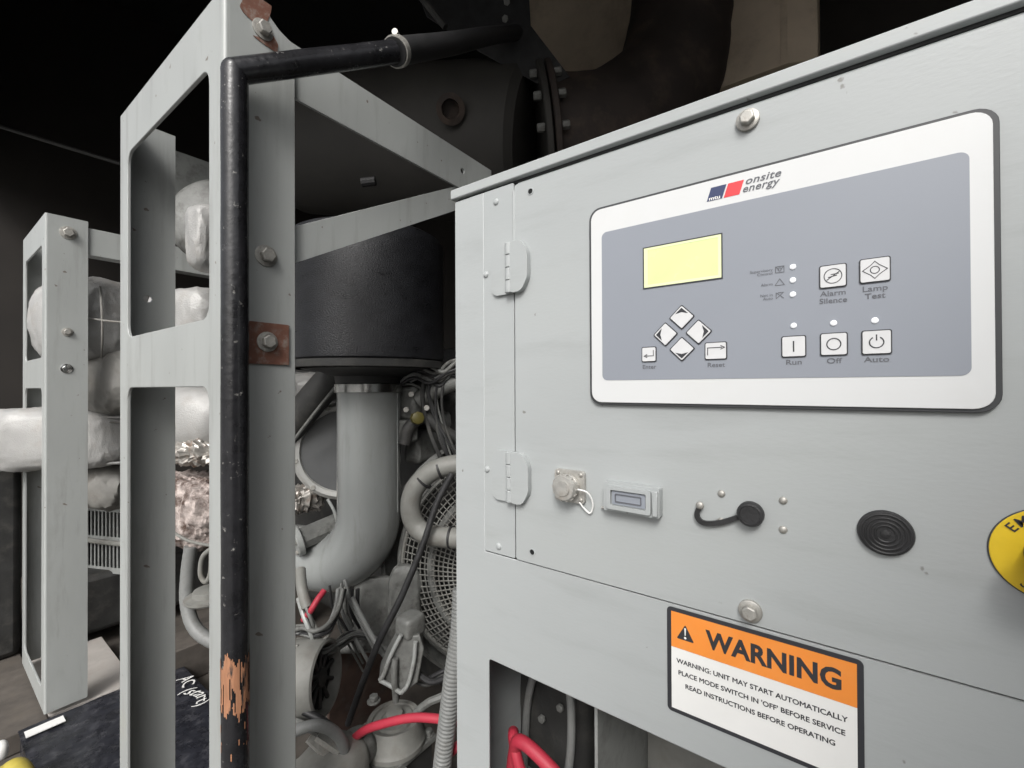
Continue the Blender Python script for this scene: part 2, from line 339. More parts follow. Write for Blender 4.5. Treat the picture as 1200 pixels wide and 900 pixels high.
for s_, z_ in ((-.0608, .2302), (-.0617, -.1942)): hexbolt('door_bolt', cab, F(s_, z_, .0022), N, r=.0064, h=.006, a0=.2)
# inside the cutout
obj('inner_divider', MB().box((-.24, -1.2, -.30), (-.236, -.26, -.06), F), M_paint, cab)
obj('inner_panel', MB().box((-.235, -1.2, -.235), (.30, -.25, -.23), F), M_hose, cab)
# ------------------------------------------------------------------ cables seen inside the cabinet cutout
def cable(name, pts, r, m, label, cat, group=None, seg=14, **k):
    return tag(obj(name, MB().tube(pts, r, seg=seg, sm=8, **k), m), label, cat, group)
cable('red_cable', [F(-.36, -0.554, -.05), F(-.35, -0.489, -.045), F(-.335, -0.462, -.04), F(-.29, -0.474, -.04), F(-.24, -0.509, -.045), F(-.18, -0.574, -.06), F(-.13, -0.674, -.07)], .0084, M_cable, 'upper red battery cable looping down to the right inside the cabinet cutout', 'cable')
cable('red_cable', [F(-.362, -0.474, -.06), F(-.352, -0.471, -.047), F(-.338, -0.496, -.04), F(-.31, -0.554, -.045), F(-.28, -0.654, -.05)], .0074, M_cable, 'lower red battery cable dropping steeply inside the left corner of the cabinet cutout', 'cable')
cable('grey_cable', [F(-.40, -.60, -.14), F(-.385, -.48, -.13), F(-.355, -.40, -.12), F(-.325, -.385, -.115), F(-.302, -.42, -.11), F(-.298, -.5, -.105), F(-.31, -.58, -.1)], .0058, M_conduit, 'thin grey cable bent in an arch behind the cabinet cutout', 'cable')
jb = thing('junction_casting', 'dusty dark casting with bolts behind the arched grey cable in the cutout', 'casting', F(-.36, -.62, -.2))
obj('body', MB().pillow(F(-.36, -.50, -.2), .06, .075, .12, e=.5, wr=.01, nu=32, nv=18), M_dark, jb)
for q in ((-.352, -.42), (-.362, -.50), (-.33, -.47)): hexbolt('bolt', jb, F(q[0], q[1], -.135), N, r=.006, h=.006, washer=False, m=M_dusty)

# ------------------------------------------------------------------ control panel on the door
DN = .0023
def FD(n): return lambda s, z, t=0.: F(s, z, DN + n + t)
pan = thing('instrument_panel', 'white and blue-grey generator control panel with yellow-green display and square keys', 'control panel', F(-.061, -.018, DN))
obj('bezel', MB().plate(rrect(-.2112, -.0192, .0884, .1872, .0125), [], 0, .0035, FD(0)), M_bezel, pan, bevel=.001)
obj('faceplate', MB().plate(rrect(-.2085, -.0166, .0850, .1846, .0108), [], .0035, .0048, FD(0)), M_white, pan, bevel=.0006)
obj('overlay', MB().plate(rrect(-.1962, .0062, .0737, .1594, .0055), [], .0048, .0051, FD(0)), M_face, pan)
T0 = .0052
disp = obj('display', MB().plate([(-.1516, .0958), (-.0817, .0958), (-.0817, .1345), (-.1516, .1345)], [], 0, .0003, FD(T0)), M_lcd, pan)
obj('display_frame', MB().plate([(-.1525, .0949), (-.0808, .0949), (-.0808, .1354), (-.1525, .1354)], [[(-.1515, .0959), (-.0818, .0959), (-.0818, .1344), (-.1515, .1344)]], 0, .0006, FD(T0)), M_ink, disp)
obj('display_margin', MB().plate([(-.1514, .0960), (-.0819, .0960), (-.0819, .1343), (-.1514, .1343)], [[(-.1478, .0985), (-.0845, .0985), (-.0845, .1322), (-.1478, .1322)]], .0003, .0005, FD(T0)), mat('lcd margin', (.66, .70, .42), .3, var=.03, emit=.2), disp)
def seg2(p, q, w=.0006):
    a = Vector(p); b = Vector(q); d = (b - a).normalized(); n_ = Vector((-d.y, d.x)) * w / 2; d = d * w / 2
    return [tuple(a - d + n_), tuple(a - d - n_), tuple(b + d - n_), tuple(b + d + n_)]
def strokes(mb, segs, n, w=.0006):
    for k, (p, q) in enumerate(segs): mb.plate(seg2(p, q, w), [], 0, .00008 + .00002 * (k % 5), FD(n))
    return mb
def ring(mb, cx, cz, r, w, n, a0=0, a1=360, k=28):
    full = abs(a1 - a0) >= 360; k2 = k if full else k
    outer = [(cx + (r + w / 2) * math.cos(R(a0 + (a1 - a0) * i / k2)), cz + (r + w / 2) * math.sin(R(a0 + (a1 - a0) * i / k2))) for i in range(k2 + (0 if full else 1))]
    inner = [(cx + (r - w / 2) * math.cos(R(a0 + (a1 - a0) * i / k2)), cz + (r - w / 2) * math.sin(R(a0 + (a1 - a0) * i / k2))) for i in range(k2 + (0 if full else 1))]
    if full: mb.plate(outer, [inner], 0, .0001, FD(n))
    else: mb.plate(outer + inner[::-1], [], 0, .0001, FD(n))
    return mb
KN = T0 + .0013
def key(cx, cz, w, h, label, diamond=False):
    if diamond:
        q = w; o1 = rpoly([(cx - q, cz), (cx, cz - q), (cx + q, cz), (cx, cz + q)], .0016); q2 = q - .0013; o2 = rpoly([(cx - q2, cz), (cx, cz - q2), (cx + q2, cz), (cx, cz + q2)], .0012)
    else:
        o1 = rrect(cx - w / 2, cz - h / 2, cx + w / 2, cz + h / 2, .0016, 4); d = .0008; o2 = rrect(cx - w / 2 + d, cz - h / 2 + d, cx + w / 2 - d, cz + h / 2 - d, .0012, 4)
    k = obj('key', MB().plate(o2, [], 0, KN - T0, FD(T0)), M_key, pan, bevel=.0003); k['label'] = label
    obj('key_outline', MB().plate(o1, [], 0, .0007, FD(T0)), M_ink, k)
    return k
SN = KN + .00008
for (cx, cz, dx, dz, nm) in ((-.1160, .0640, 0, 1, 'up'), (-.1311, .0491, -1, 0, 'left'), (-.1012, .0491, 1, 0, 'right'), (-.1160, .0343, 0, -1, 'down')):
    k = key(cx, cz, .0118, 0, 'white diamond-shaped %s arrow key' % nm, True)
    tip = Vector((cx + dx * .0087, cz + dz * .0087)); side = Vector((-dz, dx)) * .0058; base = Vector((cx + dx * .0032, cz + dz * .0032))
    obj('arrow', MB().plate([tuple(tip), tuple(base + side), tuple(Vector((cx + dx * .0046, cz + dz * .0046))), tuple(base - side)], [], 0, .0001, FD(SN)), M_ink, k)
k = key(-.1470, .0308, .0145, .0148, 'white enter key with bent left arrow')
obj('symbol', strokes(MB(), [((-.1495, .0292), (-.1425, .0292)), ((-.1425, .0292), (-.1425, .0345)), ((-.1515, .0292), (-.1488, .0306)), ((-.1515, .0292), (-.1488, .0278))], SN, .0007), M_ink, k)
k = key(-.0869, .0312, .0185, .0158, 'white reset key with bent right arrow')
obj('symbol', strokes(MB(), [((-.0935, .0277), (-.0935, .0340)), ((-.0935, .0340), (-.0820, .0340)), ((-.0795, .0340), (-.0826, .0355)), ((-.0795, .0340), (-.0826, .0325))], SN, .0007), M_ink, k)
k = key(-.0282, .0317, .0172, .0176, 'white run key with vertical bar')
obj('symbol', strokes(MB(), [((-.0282, .0278), (-.0282, .0356))], SN, .0010), M_ink, k)
k = key(-.0018, .0320, .0176, .0180, 'white off key with circle')
obj('symbol', ring(MB(), -.0018, .0320, .0044, .0008, SN), M_ink, k)
k = key(.0239, .0319, .0178, .0184, 'white auto key with power symbol')
obj('symbol', ring(strokes(MB(), [((.0239, .0335), (.0239, .0372))], SN, .0008), .0239, .0318, .0041, .0008, SN, 120, 420), M_ink, k)
k = key(-.0020, .0850, .0176, .0182, 'white alarm silence key with crossed-out symbol')
obj('symbol', strokes(ring(MB(), -.0020, .0850, .0056, .0006, SN), [((-.0058, .0822), (.0018, .0878)), ((-.0048, .0842), (.0004, .0852)), ((-.003, .0862), (.0014, .0866))], SN, .0006), M_ink, k)
k = key(.0233, .0857, .0184, .0186, 'white lamp test key with diamond lamp symbol')
c = (.0233, .0857); q = .0072
sym = strokes(MB(), [((c[0] - q, c[1]), (c[0] - .0025, c[1] + .0036)), ((c[0] - .0025, c[1] + .0036), (c[0], c[1] + q - .0008)), ((c[0], c[1] + q - .0008), (c[0] + .0025, c[1] + .0036)), ((c[0] + .0025, c[1] + .0036), (c[0] + q, c[1])),
             ((c[0] + q, c[1]), (c[0] + .0025, c[1] - .0036)), ((c[0] + .0025, c[1] - .0036), (c[0], c[1] - q + .0008)), ((c[0], c[1] - q + .0008), (c[0] - .0025, c[1] - .0036)), ((c[0] - .0025, c[1] - .0036), (c[0] - q, c[1]))], SN, .0005)
obj('symbol', ring(sym, c[0], c[1], .0026, .0006, SN), M_ink, k)
for (s_, z_) in ((-.0283, .0966), (-.0284, .0858), (-.0285, .0742), (-.0281, .0487), (-.0018, .0485), (.0231, .0482)):
    obj('indicator_light', MB().lathe([(.0023, 0), (.0021, .0007), (.0012, .0011), (.0002, .0012)], F(s_, z_, DN + T0), N, seg=16), M_led, pan)
def ptext(body, s0, z0, size, m=M_inkg, n=T0 + .0002, parent=pan, name='lettering', **k):
    return obj(name, text(body, size, lambda u, v, t: F(s0 + u, z0 + v, DN + n), **k), m, parent)
ptext('Alarm', -.002, .0717, .0058, sx=1.15, bold=.01); ptext('Silence', -.002, .0660, .0058, sx=1.1, bold=.01)
ptext('Lamp', .0233, .0720, .0058, sx=1.2, bold=.01); ptext('Test', .0233, .0664, .0058, sx=1.15, bold=.01)
ptext('Run', -.0282, .0188, .0058, sx=1.25, bold=.01); ptext('Off', -.0018, .0189, .0058, sx=1.25, bold=.01); ptext('Auto', .0239, .0190, .0058, sx=1.25, bold=.01)
ptext('Reset', -.0869, .0185, .0056, sx=1.15, bold=.01); ptext('Enter', -.1470, .0185, .0056, sx=1.1, bold=.01)
for body, z_, s0 in (('Supervisory', .0966, -.0425), ('Control', .0937, -.0425), ('Alarm', .0846, -.0425), ('Not in', .0756, -.0425), ('Auto', .0727, -.0425)):
    ptext(body, s0, z_, .0034, sx=1.05, align='RIGHT')
ic = MB(); strokes(ic, [((-.0405, .0935), (-.0345, .0935)), ((-.0345, .0935), (-.0345, .0985)), ((-.0345, .0985), (-.0405, .0985)), ((-.0405, .0985), (-.0405, .0935)), ((-.0405, .0985), (-.0382, .096)), ((-.0345, .0985), (-.0368, .096))], T0 + .0001, .0005)
strokes(ic, [((-.0408, .0830), (-.0344, .0830)), ((-.0344, .0832), (-.0376, .0882)), ((-.0376, .0882), (-.0408, .0832))], T0 + .0001, .0005)
strokes(ic, [((-.0400, .0722), (-.0350, .0768)), ((-.0400, .0768), (-.0350, .0722)), ((-.0402, .0722), (-.0402, .0768)), ((-.0388, .0768), (-.0352, .0768))], T0 + .0001, .0005)
ring(ic, -.0375, .0960, .0013, .0004, T0 + .0001, k=14)
obj('symbol', ic, M_inkg, pan)
# emblem and name on the white border
WN = .0049
SK = .32
def para(x0, x1, z0, z1): return [(x0, z0), (x1, z0), (x1 + (z1 - z0) * SK, z1), (x0 + (z1 - z0) * SK, z1)]
obj('emblem', MB().plate(para(-.0937, -.0810, .1661, .1778), [], 0, .00015, FD(WN)), M_navy, pan)
obj('emblem', MB().plate(para(-.0797, -.0672, .1661, .1778), [], 0, .00015, FD(WN)), M_red, pan)
ptext('mtu', -.0871, .1680, .0046, m=M_label, n=WN + .0004, sx=1.3, bold=.02)
ptext('onsite', -.0630, .1759, .0088, m=M_inkg, n=WN + .0002, shear=.28, sx=1.17, align='LEFT', bold=.015, space=1.05)
ptext('energy', -.0652, .1695, .0088, m=M_inkg, n=WN + .0002, shear=.28, sx=1.08, align='LEFT', bold=.015, space=1.05)

# ------------------------------------------------------------------ warning sign
ws = thing('warning_sign', 'orange and white WARNING sticker with black border on the cabinet front', 'warning sign', F(-.059, -.311, .0002))
def FW(n): return lambda s, z, t=0.: F(s, z, .0002 + n + t)
obj('border', MB().plate(rrect(-.1337, -.3105, .0150, -.2112, .0042), [], 0, .0004, FW(0)), M_ink, ws)
obj('header', MB().plate([(-.1296, -.2485), (.0108, -.2485), (.0108, -.2150), (-.1296, -.2150)], [], .0004, .0007, FW(0)), M_orange, ws)
obj('message_field', MB().plate([(-.1296, -.3066), (.0108, -.3066), (.0108, -.2487), (-.1296, -.2487)], [], .0004, .0007, FW(0)), M_label, ws)
def wtext(body, s0, z0, size, **k): return obj('lettering', text(body, size, lambda u, v, t: F(s0 + u, z0 + v, .0011), **k), M_ink, ws)
tri = obj('alert_triangle', MB().plate(rpoly([(-.1246, -.2392), (-.1088, -.2392), (-.1167, -.2246)], .0016), [], .0007, .0009, FW(0)), M_ink, ws)
obj('exclamation_mark', MB().plate([(-.1175, -.2277), (-.1171, -.2345), (-.1163, -.2345), (-.1159, -.2277)], [], .0009, .0011, FW(0)).plate(circ(-.1167, -.2368, .0011, 10), [], .0009, .0011, FW(0)), M_label, tri)
wtext('WARNING', -.0480, -.2322, .0222, bold=.036, sx=.905, space=1.03)
wtext('WARNING: UNIT MAY START AUTOMATICALLY', -.0600, -.2605, .0060, sx=1.0, bold=0., weight=.00016)
wtext("PLACE MODE SWITCH IN 'OFF' BEFORE SERVICE", -.0600, -.2713, .0060, sx=.985, bold=0., weight=.00016)
wtext('READ INSTRUCTIONS BEFORE OPERATING', -.0600, -.2822, .0060, sx=.985, bold=0., weight=.00016)
wtext('MTU', .0015, -.3025, .0026, bold=.02)

# ------------------------------------------------------------------ fittings on the door
con = thing('circular_connector', 'corroded square-flanged metal connector with capped plug and lanyard', 'connector', F(-.2367, -.128, DN))
obj('flange', MB().plate(rrect(-.2548, -.1262, -.2180, -.0912, .004), [], 0, .0042, FD(0)), M_alu, con, bevel=.001)
for a, b in ((-.2505, -.0952), (-.2224, -.0952), (-.2505, -.1220), (-.2224, -.1220)): dome('screw', con, F(a, b, DN + .0042), N, .0026)
obj('socket', MB().lathe([(.0135, 0), (.0135, .005)], F(-.2367, -.1087, DN + .0042), N, seg=28), M_alu, con, bevel=.0008)
cp = obj('plug_cap', MB().lathe([(.0125, 0), (.0138, .0015), (.0138, .007), (.0125, .009), (.0085, .0094), (.008, .0104), (.002, .0106)], F(-.2367, -.1087, DN + .0092), N, seg=28), M_alu, con)
for k in range(14):
    g = 2 * math.pi * k / 14
    obj('grip_rib', MB().box((-.0011, -.0009, .003), (.0011, .0009, .0066), lambda x, y, z, g=g: F(-.2367 + (.0140 + y) * math.cos(g) - x * math.sin(g), -.1087 + (.0140 + y) * math.sin(g) + x * math.cos(g), DN + .0092 + z)), M_alu, cp)
obj('lanyard', MB().tube([F(-.2240, -.1085, .015), F(-.2125, -.112, .010), F(-.2085, -.124, .006), F(-.2120, -.1345, .005), F(-.2190, -.1300, .006), F(-.2240, -.1240, .007)], .0009, seg=8, sm=8), M_label, con)
pc = thing('port_cover', 'small rectangular grey port cover with raised stepped frame beside corroded connector', 'port cover', F(-.164, -.126, DN))
obj('housing', MB().plate(rrect(-.1935, -.1262, -.1365, -.0972, .002), [], 0, .010, FD(0)), M_cab, pc, bevel=.0012)
obj('cover_frame', MB().plate(rrect(-.1895, -.1235, -.1440, -.1000, .0025), [rrect(-.1848, -.1195, -.1487, -.1040, .0015)], .010, .0132, FD(0)), M_cab, pc, bevel=.0008)
obj('window', MB().plate(rrect(-.1838, -.1185, -.1497, -.1050, .001), [], .0101, .0112, FD(0)), M_face, pc)
obj('window_frame', MB().plate(rrect(-.1805, -.1160, -.1535, -.1075, .001), [rrect(-.1795, -.1150, -.1545, -.1085, .0006)], .0113, .0120, FD(0)), M_inkg, pc)
obj('latch', MB().box((-.1425, -.1240, .0101), (-.1372, -.0998, .0140), FD(0)), M_cab, pc, bevel=.001)
obj('hinge_pin', MB().tube([FD(.003)(-.1985, -.1265), FD(.003)(-.1930, -.1250)], .0016, seg=8, sm=2), M_zinc, pc)
rc = thing('rubber_cap', 'round black rubber cap with curved strap fixed by a screw', 'rubber cap', F(-.0605, -.1097, DN))
obj('cap', MB().lathe([(.0098, 0), (.0104, .002), (.0104, .0075), (.0094, .009), (.0080, .0094), (.0076, .0087), (.002, .0087)], F(-.0605, -.1097, DN), N, seg=36), M_rubber, rc)
st = MB(); sp = smooth([(-.1016, -.1095, 0), (-.1045, -.1172, 0), (-.1025, -.1228, 0), (-.0965, -.1246, 0), (-.084, -.1215, 0), (-.0690, -.1140, 0)], 7)
prof = []
for i, p in enumerate(sp):
    d = (sp[min(i + 1, len(sp) - 1)] - sp[max(i - 1, 0)]).normalized(); nn = Vector((-d.y, d.x, 0)) * .0021; prof.append((p + nn, p - nn))
st.plate([(a.x, a.y) for a, b in prof] + [(b.x, b.y) for a, b in reversed(prof)], [], .001, .0042, FD(0))
obj('strap', st, M_rubber, rc, bevel=.0006)
dome('screw', rc, F(-.1016, -.1090, DN + .0042), N, .0036)
bz = thing('alarm_buzzer', 'round black alarm buzzer with concentric ribs beside the yellow emergency disc', 'buzzer', F(.0282, -.127, DN))
obj('body', MB().lathe([(.0166, 0), (.0168, .0015), (.0160, .0036), (.0140, .0040)], F(.0282, -.1099, DN), N, seg=40), M_rubber, bz)
for r_ in (.0143, .0116, .0088, .0060): obj('ring_rib', MB().tube([F(.0282 + r_ * math.cos(2 * math.pi * i / 36), -.1099 + r_ * math.sin(2 * math.pi * i / 36), DN + .0041) for i in range(36)], .0008, seg=8, sm=1, closed=True), M_rubber, bz)
obj('centre_boss', MB().lathe([(.0032, .0035), (.003, .005), (.001, .0055)], F(.0282, -.1099, DN), N, seg=18), M_rubber, bz)
em = thing('emergency_stop', 'yellow round emergency stop plate with red push button at the right edge', 'emergency stop', F(.1115, -.14, DN))
EC = (.1115, -.1092)
obj('plate', MB().lathe([(.0300, 0), (.0300, .0012), (.0296, .0016)], F(*EC, DN), N, seg=64), M_yellow, em)
obj('rim', MB().tube([F(EC[0] + .0301 * math.cos(2 * math.pi * i / 64), EC[1] + .0301 * math.sin(2 * math.pi * i / 64), DN + .0007) for i in range(64)], .0006, seg=8, sm=1, closed=True), M_bezel, em)
obj('collar', MB().lathe([(.0145, 0), (.0145, .010), (.012, .012), (.009, .024)], F(*EC, DN + .0016), N, seg=36), M_bezel, em)
obj('push_button', MB().lathe([(.012, 0), (.0185, .002), (.0195, .006), (.018, .012), (.010, .015), (.001, .0155)], F(*EC, DN + .026), N, seg=36), M_redp, em)
for word, a0, st_, flip in (('EMERGENCY', 142, -15.5, False), ('STOP', 236, 20, True)):
    for i, ch in enumerate(word):
        g = R(a0 + st_ * i); cx, cz = EC[0] + .0245 * math.cos(g), EC[1] + .0245 * math.sin(g); rot = g - math.pi / 2 + (math.pi if flip else 0)
        obj('letter', text(ch, .0085, lambda u, v, t: F(cx + u * math.cos(rot) - v * math.sin(rot), cz + u * math.sin(rot) + v * math.cos(rot), DN + .0021), bold=.012), M_ink, em)

# ------------------------------------------------------------------ the two steel portal frames
XP = .32
def frame(Y0, Y1, name, label, near):
    fb = thing(name, label, 'steel frame', (XP, Y0, -1.27))
    FX = lambda y, z, t: Vector((XP + t, y, z))
    FY = lambda x, z, t: Vector((x, Y0 + t, z))
    dy = .062
    h1 = rrect(Y0 + dy, .125, Y1 - dy, .577, .03, 8); h2 = rrect(Y0 + dy, -1.19, Y1 - dy, .002, .03, 8)
    obj('web_plate', MB().plate([(Y0 + .007, -1.27), (Y1, -1.27), (Y1, .692), (Y0 + .007, .692)], [h1, h2], 0, .007, FX), M_post, fb, bevel=.0015)
    # rounded bend joining the web to the near flange
    bend = MB()
    bend.tube([(XP + .007, Y0 + .007, -1.27), (XP + .007, Y0 + .007, .692)], .007, seg=20, sm=2)
    obj('bend', bend, M_post, fb)
    if near:
        out = [(XP + .007, -1.27), (.4445, -1.27), (.4445, .665), (.432, .668), (.415, .675), (.40, .687), (.388, .705), (.38, .73), (XP + .007, .73)]
    else:
        out = rpoly([(XP + .007, -1.27), (.4445, -1.27), (.4445, .692), (XP + .007, .692)], .004)
    obj('near_flange', MB().plate(out, [], 0, .007, FY), M_post, fb, bevel=.0015)
    obj('far_flange', MB().plate([(XP + .0072, -1.27), (.434, -1.27), (.434, .69), (XP + .0072, .69)], [circ(.374, .235, .010, 6)] if near else [], Y1 - .0075 - Y0, Y1 - .0005 - Y0, FY), M_post, fb, bevel=.001)

    return fb, FX, FY
f1, FX1, FY1 = frame(.844, 1.464, 'steel_frame', 'near grey steel frame upright with two tall rounded openings behind the black pipe', True)
obj('cross_beam', MB().plate([(.40, .5665), (1.06, .5575), (1.06, .664), (.49, .672), (.43, .672), (.40, .665)], [circ(.93, .612, .008, 14)], .0075, .0135, FY1), M_post, f1, bevel=.001)

obj('diagonal_brace', MB().plate([(.4, .217), (.96, .523), (.96, .590), (.4, .290)], [], .0145, .0205, FY1), M_post, f1, bevel=.001)
hexbolt('bolt', f1, (.3895, .844, .242), (0, -1, 0), r=.0135, h=.012, a0=.4)
pp = obj('primer_plate', MB().plate(rrect(.352, .043, .430, .119, .002), [], -.0042, -.0002, FY1), M_primer, f1, bevel=.0008)
hexbolt('bolt', f1, (.3895, .8398, .084), (0, -1, 0), r=.0125, h=.011, a0=.1)
hexbolt('bolt', f1, (.384, .844, .655), (0, -1, 0), r=.0125, h=.012, a0=.5)
for pts in ([(.345, .672), (.352, .664), (.371, .658), (.375, .668), (.392, .675), (.398, .695), (.40, .71), (.36, .71), (.354, .698)], [(.366, .634), (.384, .63), (.41, .628), (.412, .645), (.40, .66), (.395, .642)]):
    obj('primer_patch', MB().plate(rpoly([(x, min(z, .728)) for x, z in pts], .003), [], -.0012, -.0002, FY1), M_primer, f1)
obj('hook_tab', MB().plate(rpoly([(.352, .06), (.43, .06), (.43, .045), (.352, .045)], .001), [], -.0064, -.0044, FY1), M_primer, f1) if False else None
f2, FX2, FY2 = frame(2.5, 3.05, 'steel_frame', 'far grey steel frame upright at the left with narrow openings and bolts', False)
obj('cross_beam', MB().box((.4446, 2.508, .556), (1.0, 2.516, .668)), M_post, f2, bevel=.0015)
obj('beam_lip', MB().box((.4446, 2.5162, .556), (1.0, 2.57, .562)), M_post, f2)
hexbolt('bolt', f2, (.385, 2.5, .629), (0, -1, 0), r=.018, h=.014)
hexbolt('bolt', f2, (.383, 2.5, .228), (0, -1, 0), r=.012, h=.009, washer=True)
hexbolt('bolt', f2, (.381, 2.5, .081), (0, -1, 0), r=.013, h=.004, washer=True, m=M_chrome)  # bright bolt head stands in for a hole with a bright inside

# ------------------------------------------------------------------ black sleeved pipe in front of the near frame
bp_ = thing('sleeved_pipe', 'black sleeved pipe rising in front of the near frame and bending right at the top', 'pipe', (.34, .815, -1.3))
def vpx(px, z): p = at(px, 450, Y=.815); return Vector((p.x, .815, z))
xv = vpx(275.5, 0).x
obj('riser', MB().tube([(xv, .815, -1.33), (xv, .815, -.6), (xv, .815, 0), (xv, .815, .4), (xv, .815, at(275, 84, Y=.815).z)], .0205, seg=22, sm=10, rough=.03), M_sleeve, bp_)
zj = at(275, 84, Y=.815).z; J = Vector((xv, .815, zj))
h2 = D(380, 71, .84); h3 = D(462, 61, .92); h4 = D(530, 51, 1.15); h5 = D(575, 42, 1.45)
obj('elbow', MB().lathe([(.0205 * math.sin(a), -.0205 * math.cos(a)) for a in [math.pi * i / 14 for i in range(15)]], J, (0, 0, 1), seg=28), M_sleeve, bp_)
obj('upper_run', MB().tube([J, J.lerp(h2, .25), J.lerp(h2, .6), h2, h3], [.0205, .0208, .021, .0212, .0215], seg=22, sm=10, rough=.02), M_sleeve, bp_)
obj('hose_run', MB().tube([h3, h4, h5, D(606, 38, 1.77)], .026, seg=20, sm=8), M_rubber, bp_)
dcl = (h4 - h3).normalized(); hc = obj('hose_clamp', MB().lathe([(.0275, -.008), (.029, -.0075), (.029, .0075), (.0275, .008)], h3 + dcl * .012, dcl, seg=28), M_zinc, bp_)
obj('clamp_screw', MB().tube([h3 + dcl * .012 + Vector((-.014, -.01, .029)), h3 + dcl * .012 + Vector((.014, .006, .031))], .0065, seg=10, sm=2), M_zinc, hc)
zp0, zp1 = at(275, 845, Y=.80).z, at(275, 768, Y=.80).z
wp = MB(); rg = random.Random(3); NS = 72; wa, wb2 = 0., 0.
for k in range(NS):
    wa = .6 * wa + rg.gauss(0, .008); wb2 = .6 * wb2 + rg.gauss(0, .006); g = 2 * math.pi * k / NS; gw = 2 * math.pi / NS * 1.02; rr_ = .0212
    spans = [(zp0 + .012 + wa, zp1 - .008 + wb2)]
    if rg.random() < .45: c_ = rg.uniform(zp0 + .02, zp1 - .02); h_ = rg.uniform(.006, .03); spans = [(spans[0][0], c_ - h_), (c_ + h_, spans[0][1])]
    if rg.random() < .3: c_ = zp0 - rg.uniform(.005, .05); spans.append((c_ - rg.uniform(.003, .015), c_))
    for za, zb_ in spans:
        if zb_ - za < .003: continue
        b0 = len(wp.v); wp.v += [Vector((xv + rr_ * math.cos(a), .815 + rr_ * math.sin(a), z_)) for a, z_ in ((g, za + .002), (g + gw / 2, za), (g + gw, za + .002), (g + gw, zb_ - .002), (g + gw / 2, zb_), (g, zb_ - .002))]; wp.f.append(tuple(range(b0, b0 + 6)))
obj('worn_patch', wp, M_worn, bp_)

# ------------------------------------------------------------------ air filter and intake pipe
AF = D(433, 453, 1.45); ax_, ay_ = AF.x, AF.y
af = thing('air_filter', 'large black drum air filter with mesh sides behind the diagonal brace', 'air filter', (ax_, ay_, .03))
obj('drum', MB().lathe([(.232, .082), (.238, .087), (.240, .10), (.240, .452), (.236, .468), (.222, .476), (.001, .478)], (ax_, ay_, 0), (0, 0, 1), seg=72), M_filter, af)
bnd = obj('base_band', MB().lathe([(.236, .058), (.2445, .06), (.2445, .08), (.238, .0815), (.10, .081), (.10, .058)], (ax_, ay_, 0), (0, 0, 1), seg=72, cap=False), M_dark, af)
ip = thing('intake_pipe', 'grey painted intake pipe below the air filter with a wide elbow at its foot', 'pipe', (ax_, ay_, -.69))
obj('reducer', MB().lathe([(.205, .0575), (.15, .05), (.108, .035), (.104, .012)], (ax_, ay_, 0), (0, 0, 1), seg=48), M_rubber, ip)
obj('clamp_band', MB().lathe([(.104, -.016), (.1075, -.015), (.1075, .010), (.104, .011)], (ax_, ay_, 0), (0, 0, 1), seg=64), M_chrome, ip)
Rb = .185; zb = -.40; pts = [Vector((ax_, ay_, -.01)), Vector((ax_, ay_, -.2)), Vector((ax_, ay_, zb + .05))]
ed = Vector((-.28, .96, 0)).normalized()
for i in range(9): g = R(90 * i / 8); pts.append(Vector((ax_, ay_, zb)) + ed * (Rb - Rb * math.cos(g)) + Vector((0, 0, -Rb * math.sin(g))))
for i in (1, 2, 3): pts.append(pts[-1] + ed * .09)
obj('elbow', MB().tube(pts, .1005, seg=56, sm=5), M_pipe, ip)
tc_ = Vector((-AF.x, -AF.y, 0)).normalized(); rt_ = Vector((-tc_.y, tc_.x, 0)); so = (tc_ * math.cos(R(58)) + rt_ * math.sin(R(58))) * .1
obj('weld_seam', MB().tube([Vector((ax_, ay_, -.02)) + so, Vector((ax_, ay_, -.2)) + so, Vector((ax_, ay_, -.40)) + so], .003, seg=8, sm=2), M_pipe, ip)
# compressor cover: round plate with a clamp ring, left of the pipe
CC = D(404, 528, 1.75); cax = (-CC).normalized(); cax.z = 0; cax = (cax + Vector((-.15, -.1, 0))).normalized()
cc = thing('turbo_cover', 'round flat grey cover with a bright clamp ring behind the intake pipe', 'cover', CC - Vector((0, 0, .19)))
obj('disc', MB().lathe([(.168, -.14), (.168, 0), (.166, .003), (.001, .004)], CC, cax, seg=64), mat('cover paint', (.105, .108, .11), .45, var=.08, scale=10), cc)
cr = obj('clamp_ring', MB().lathe([(.186, -.03), (.194, -.02), (.192, .004), (.178, .018), (.162, .015), (.158, .004)], CC, cax, seg=64, cap=False), mat('ring paint', (.5, .5, .48), .3, var=.1, metal=.2), cc)
u_ = Vector((0, 0, 1)); w_ = cax.cross(u_)
for g in (20, 62, 100, 140, 180, 220, 260, 300): hexbolt('bolt', cc, CC + (u_ * math.cos(R(g)) + w_ * math.sin(R(g))) * .177 + cax * .009, cax, r=.011, h=.010, washer=False)
db = tag(obj('cross_tube', MB().tube([D(412, 420, 1.62), D(372, 462, 1.66), D(325, 520, 1.7)], .056, seg=24, sm=6), M_dark), 'dark diagonal tube running down behind the air filter foot', 'tube')
tag(obj('breather_line', MB().tube([D(398, 448, 1.55), D(372, 480, 1.57), D(345, 515, 1.6)], .006, seg=8, sm=4), M_dusty), 'thin grey line slanting beside the intake pipe clamp', 'line')
tag(obj('insulation_blanket', MB().pillow(D(338, 462, 1.95), .14, .16, .1, wr=.02, seed=3), M_silver), 'small patch of white insulation right beside the near frame under the filter', 'insulation')
tag(obj('torn_insulation', MB().pillow(D(350, 585, 1.75), .08, .075, .05, wr=.03, fq=16, seed=5, nu=110, nv=80), M_foil), 'torn coppery foil insulation below the round cover', 'insulation')
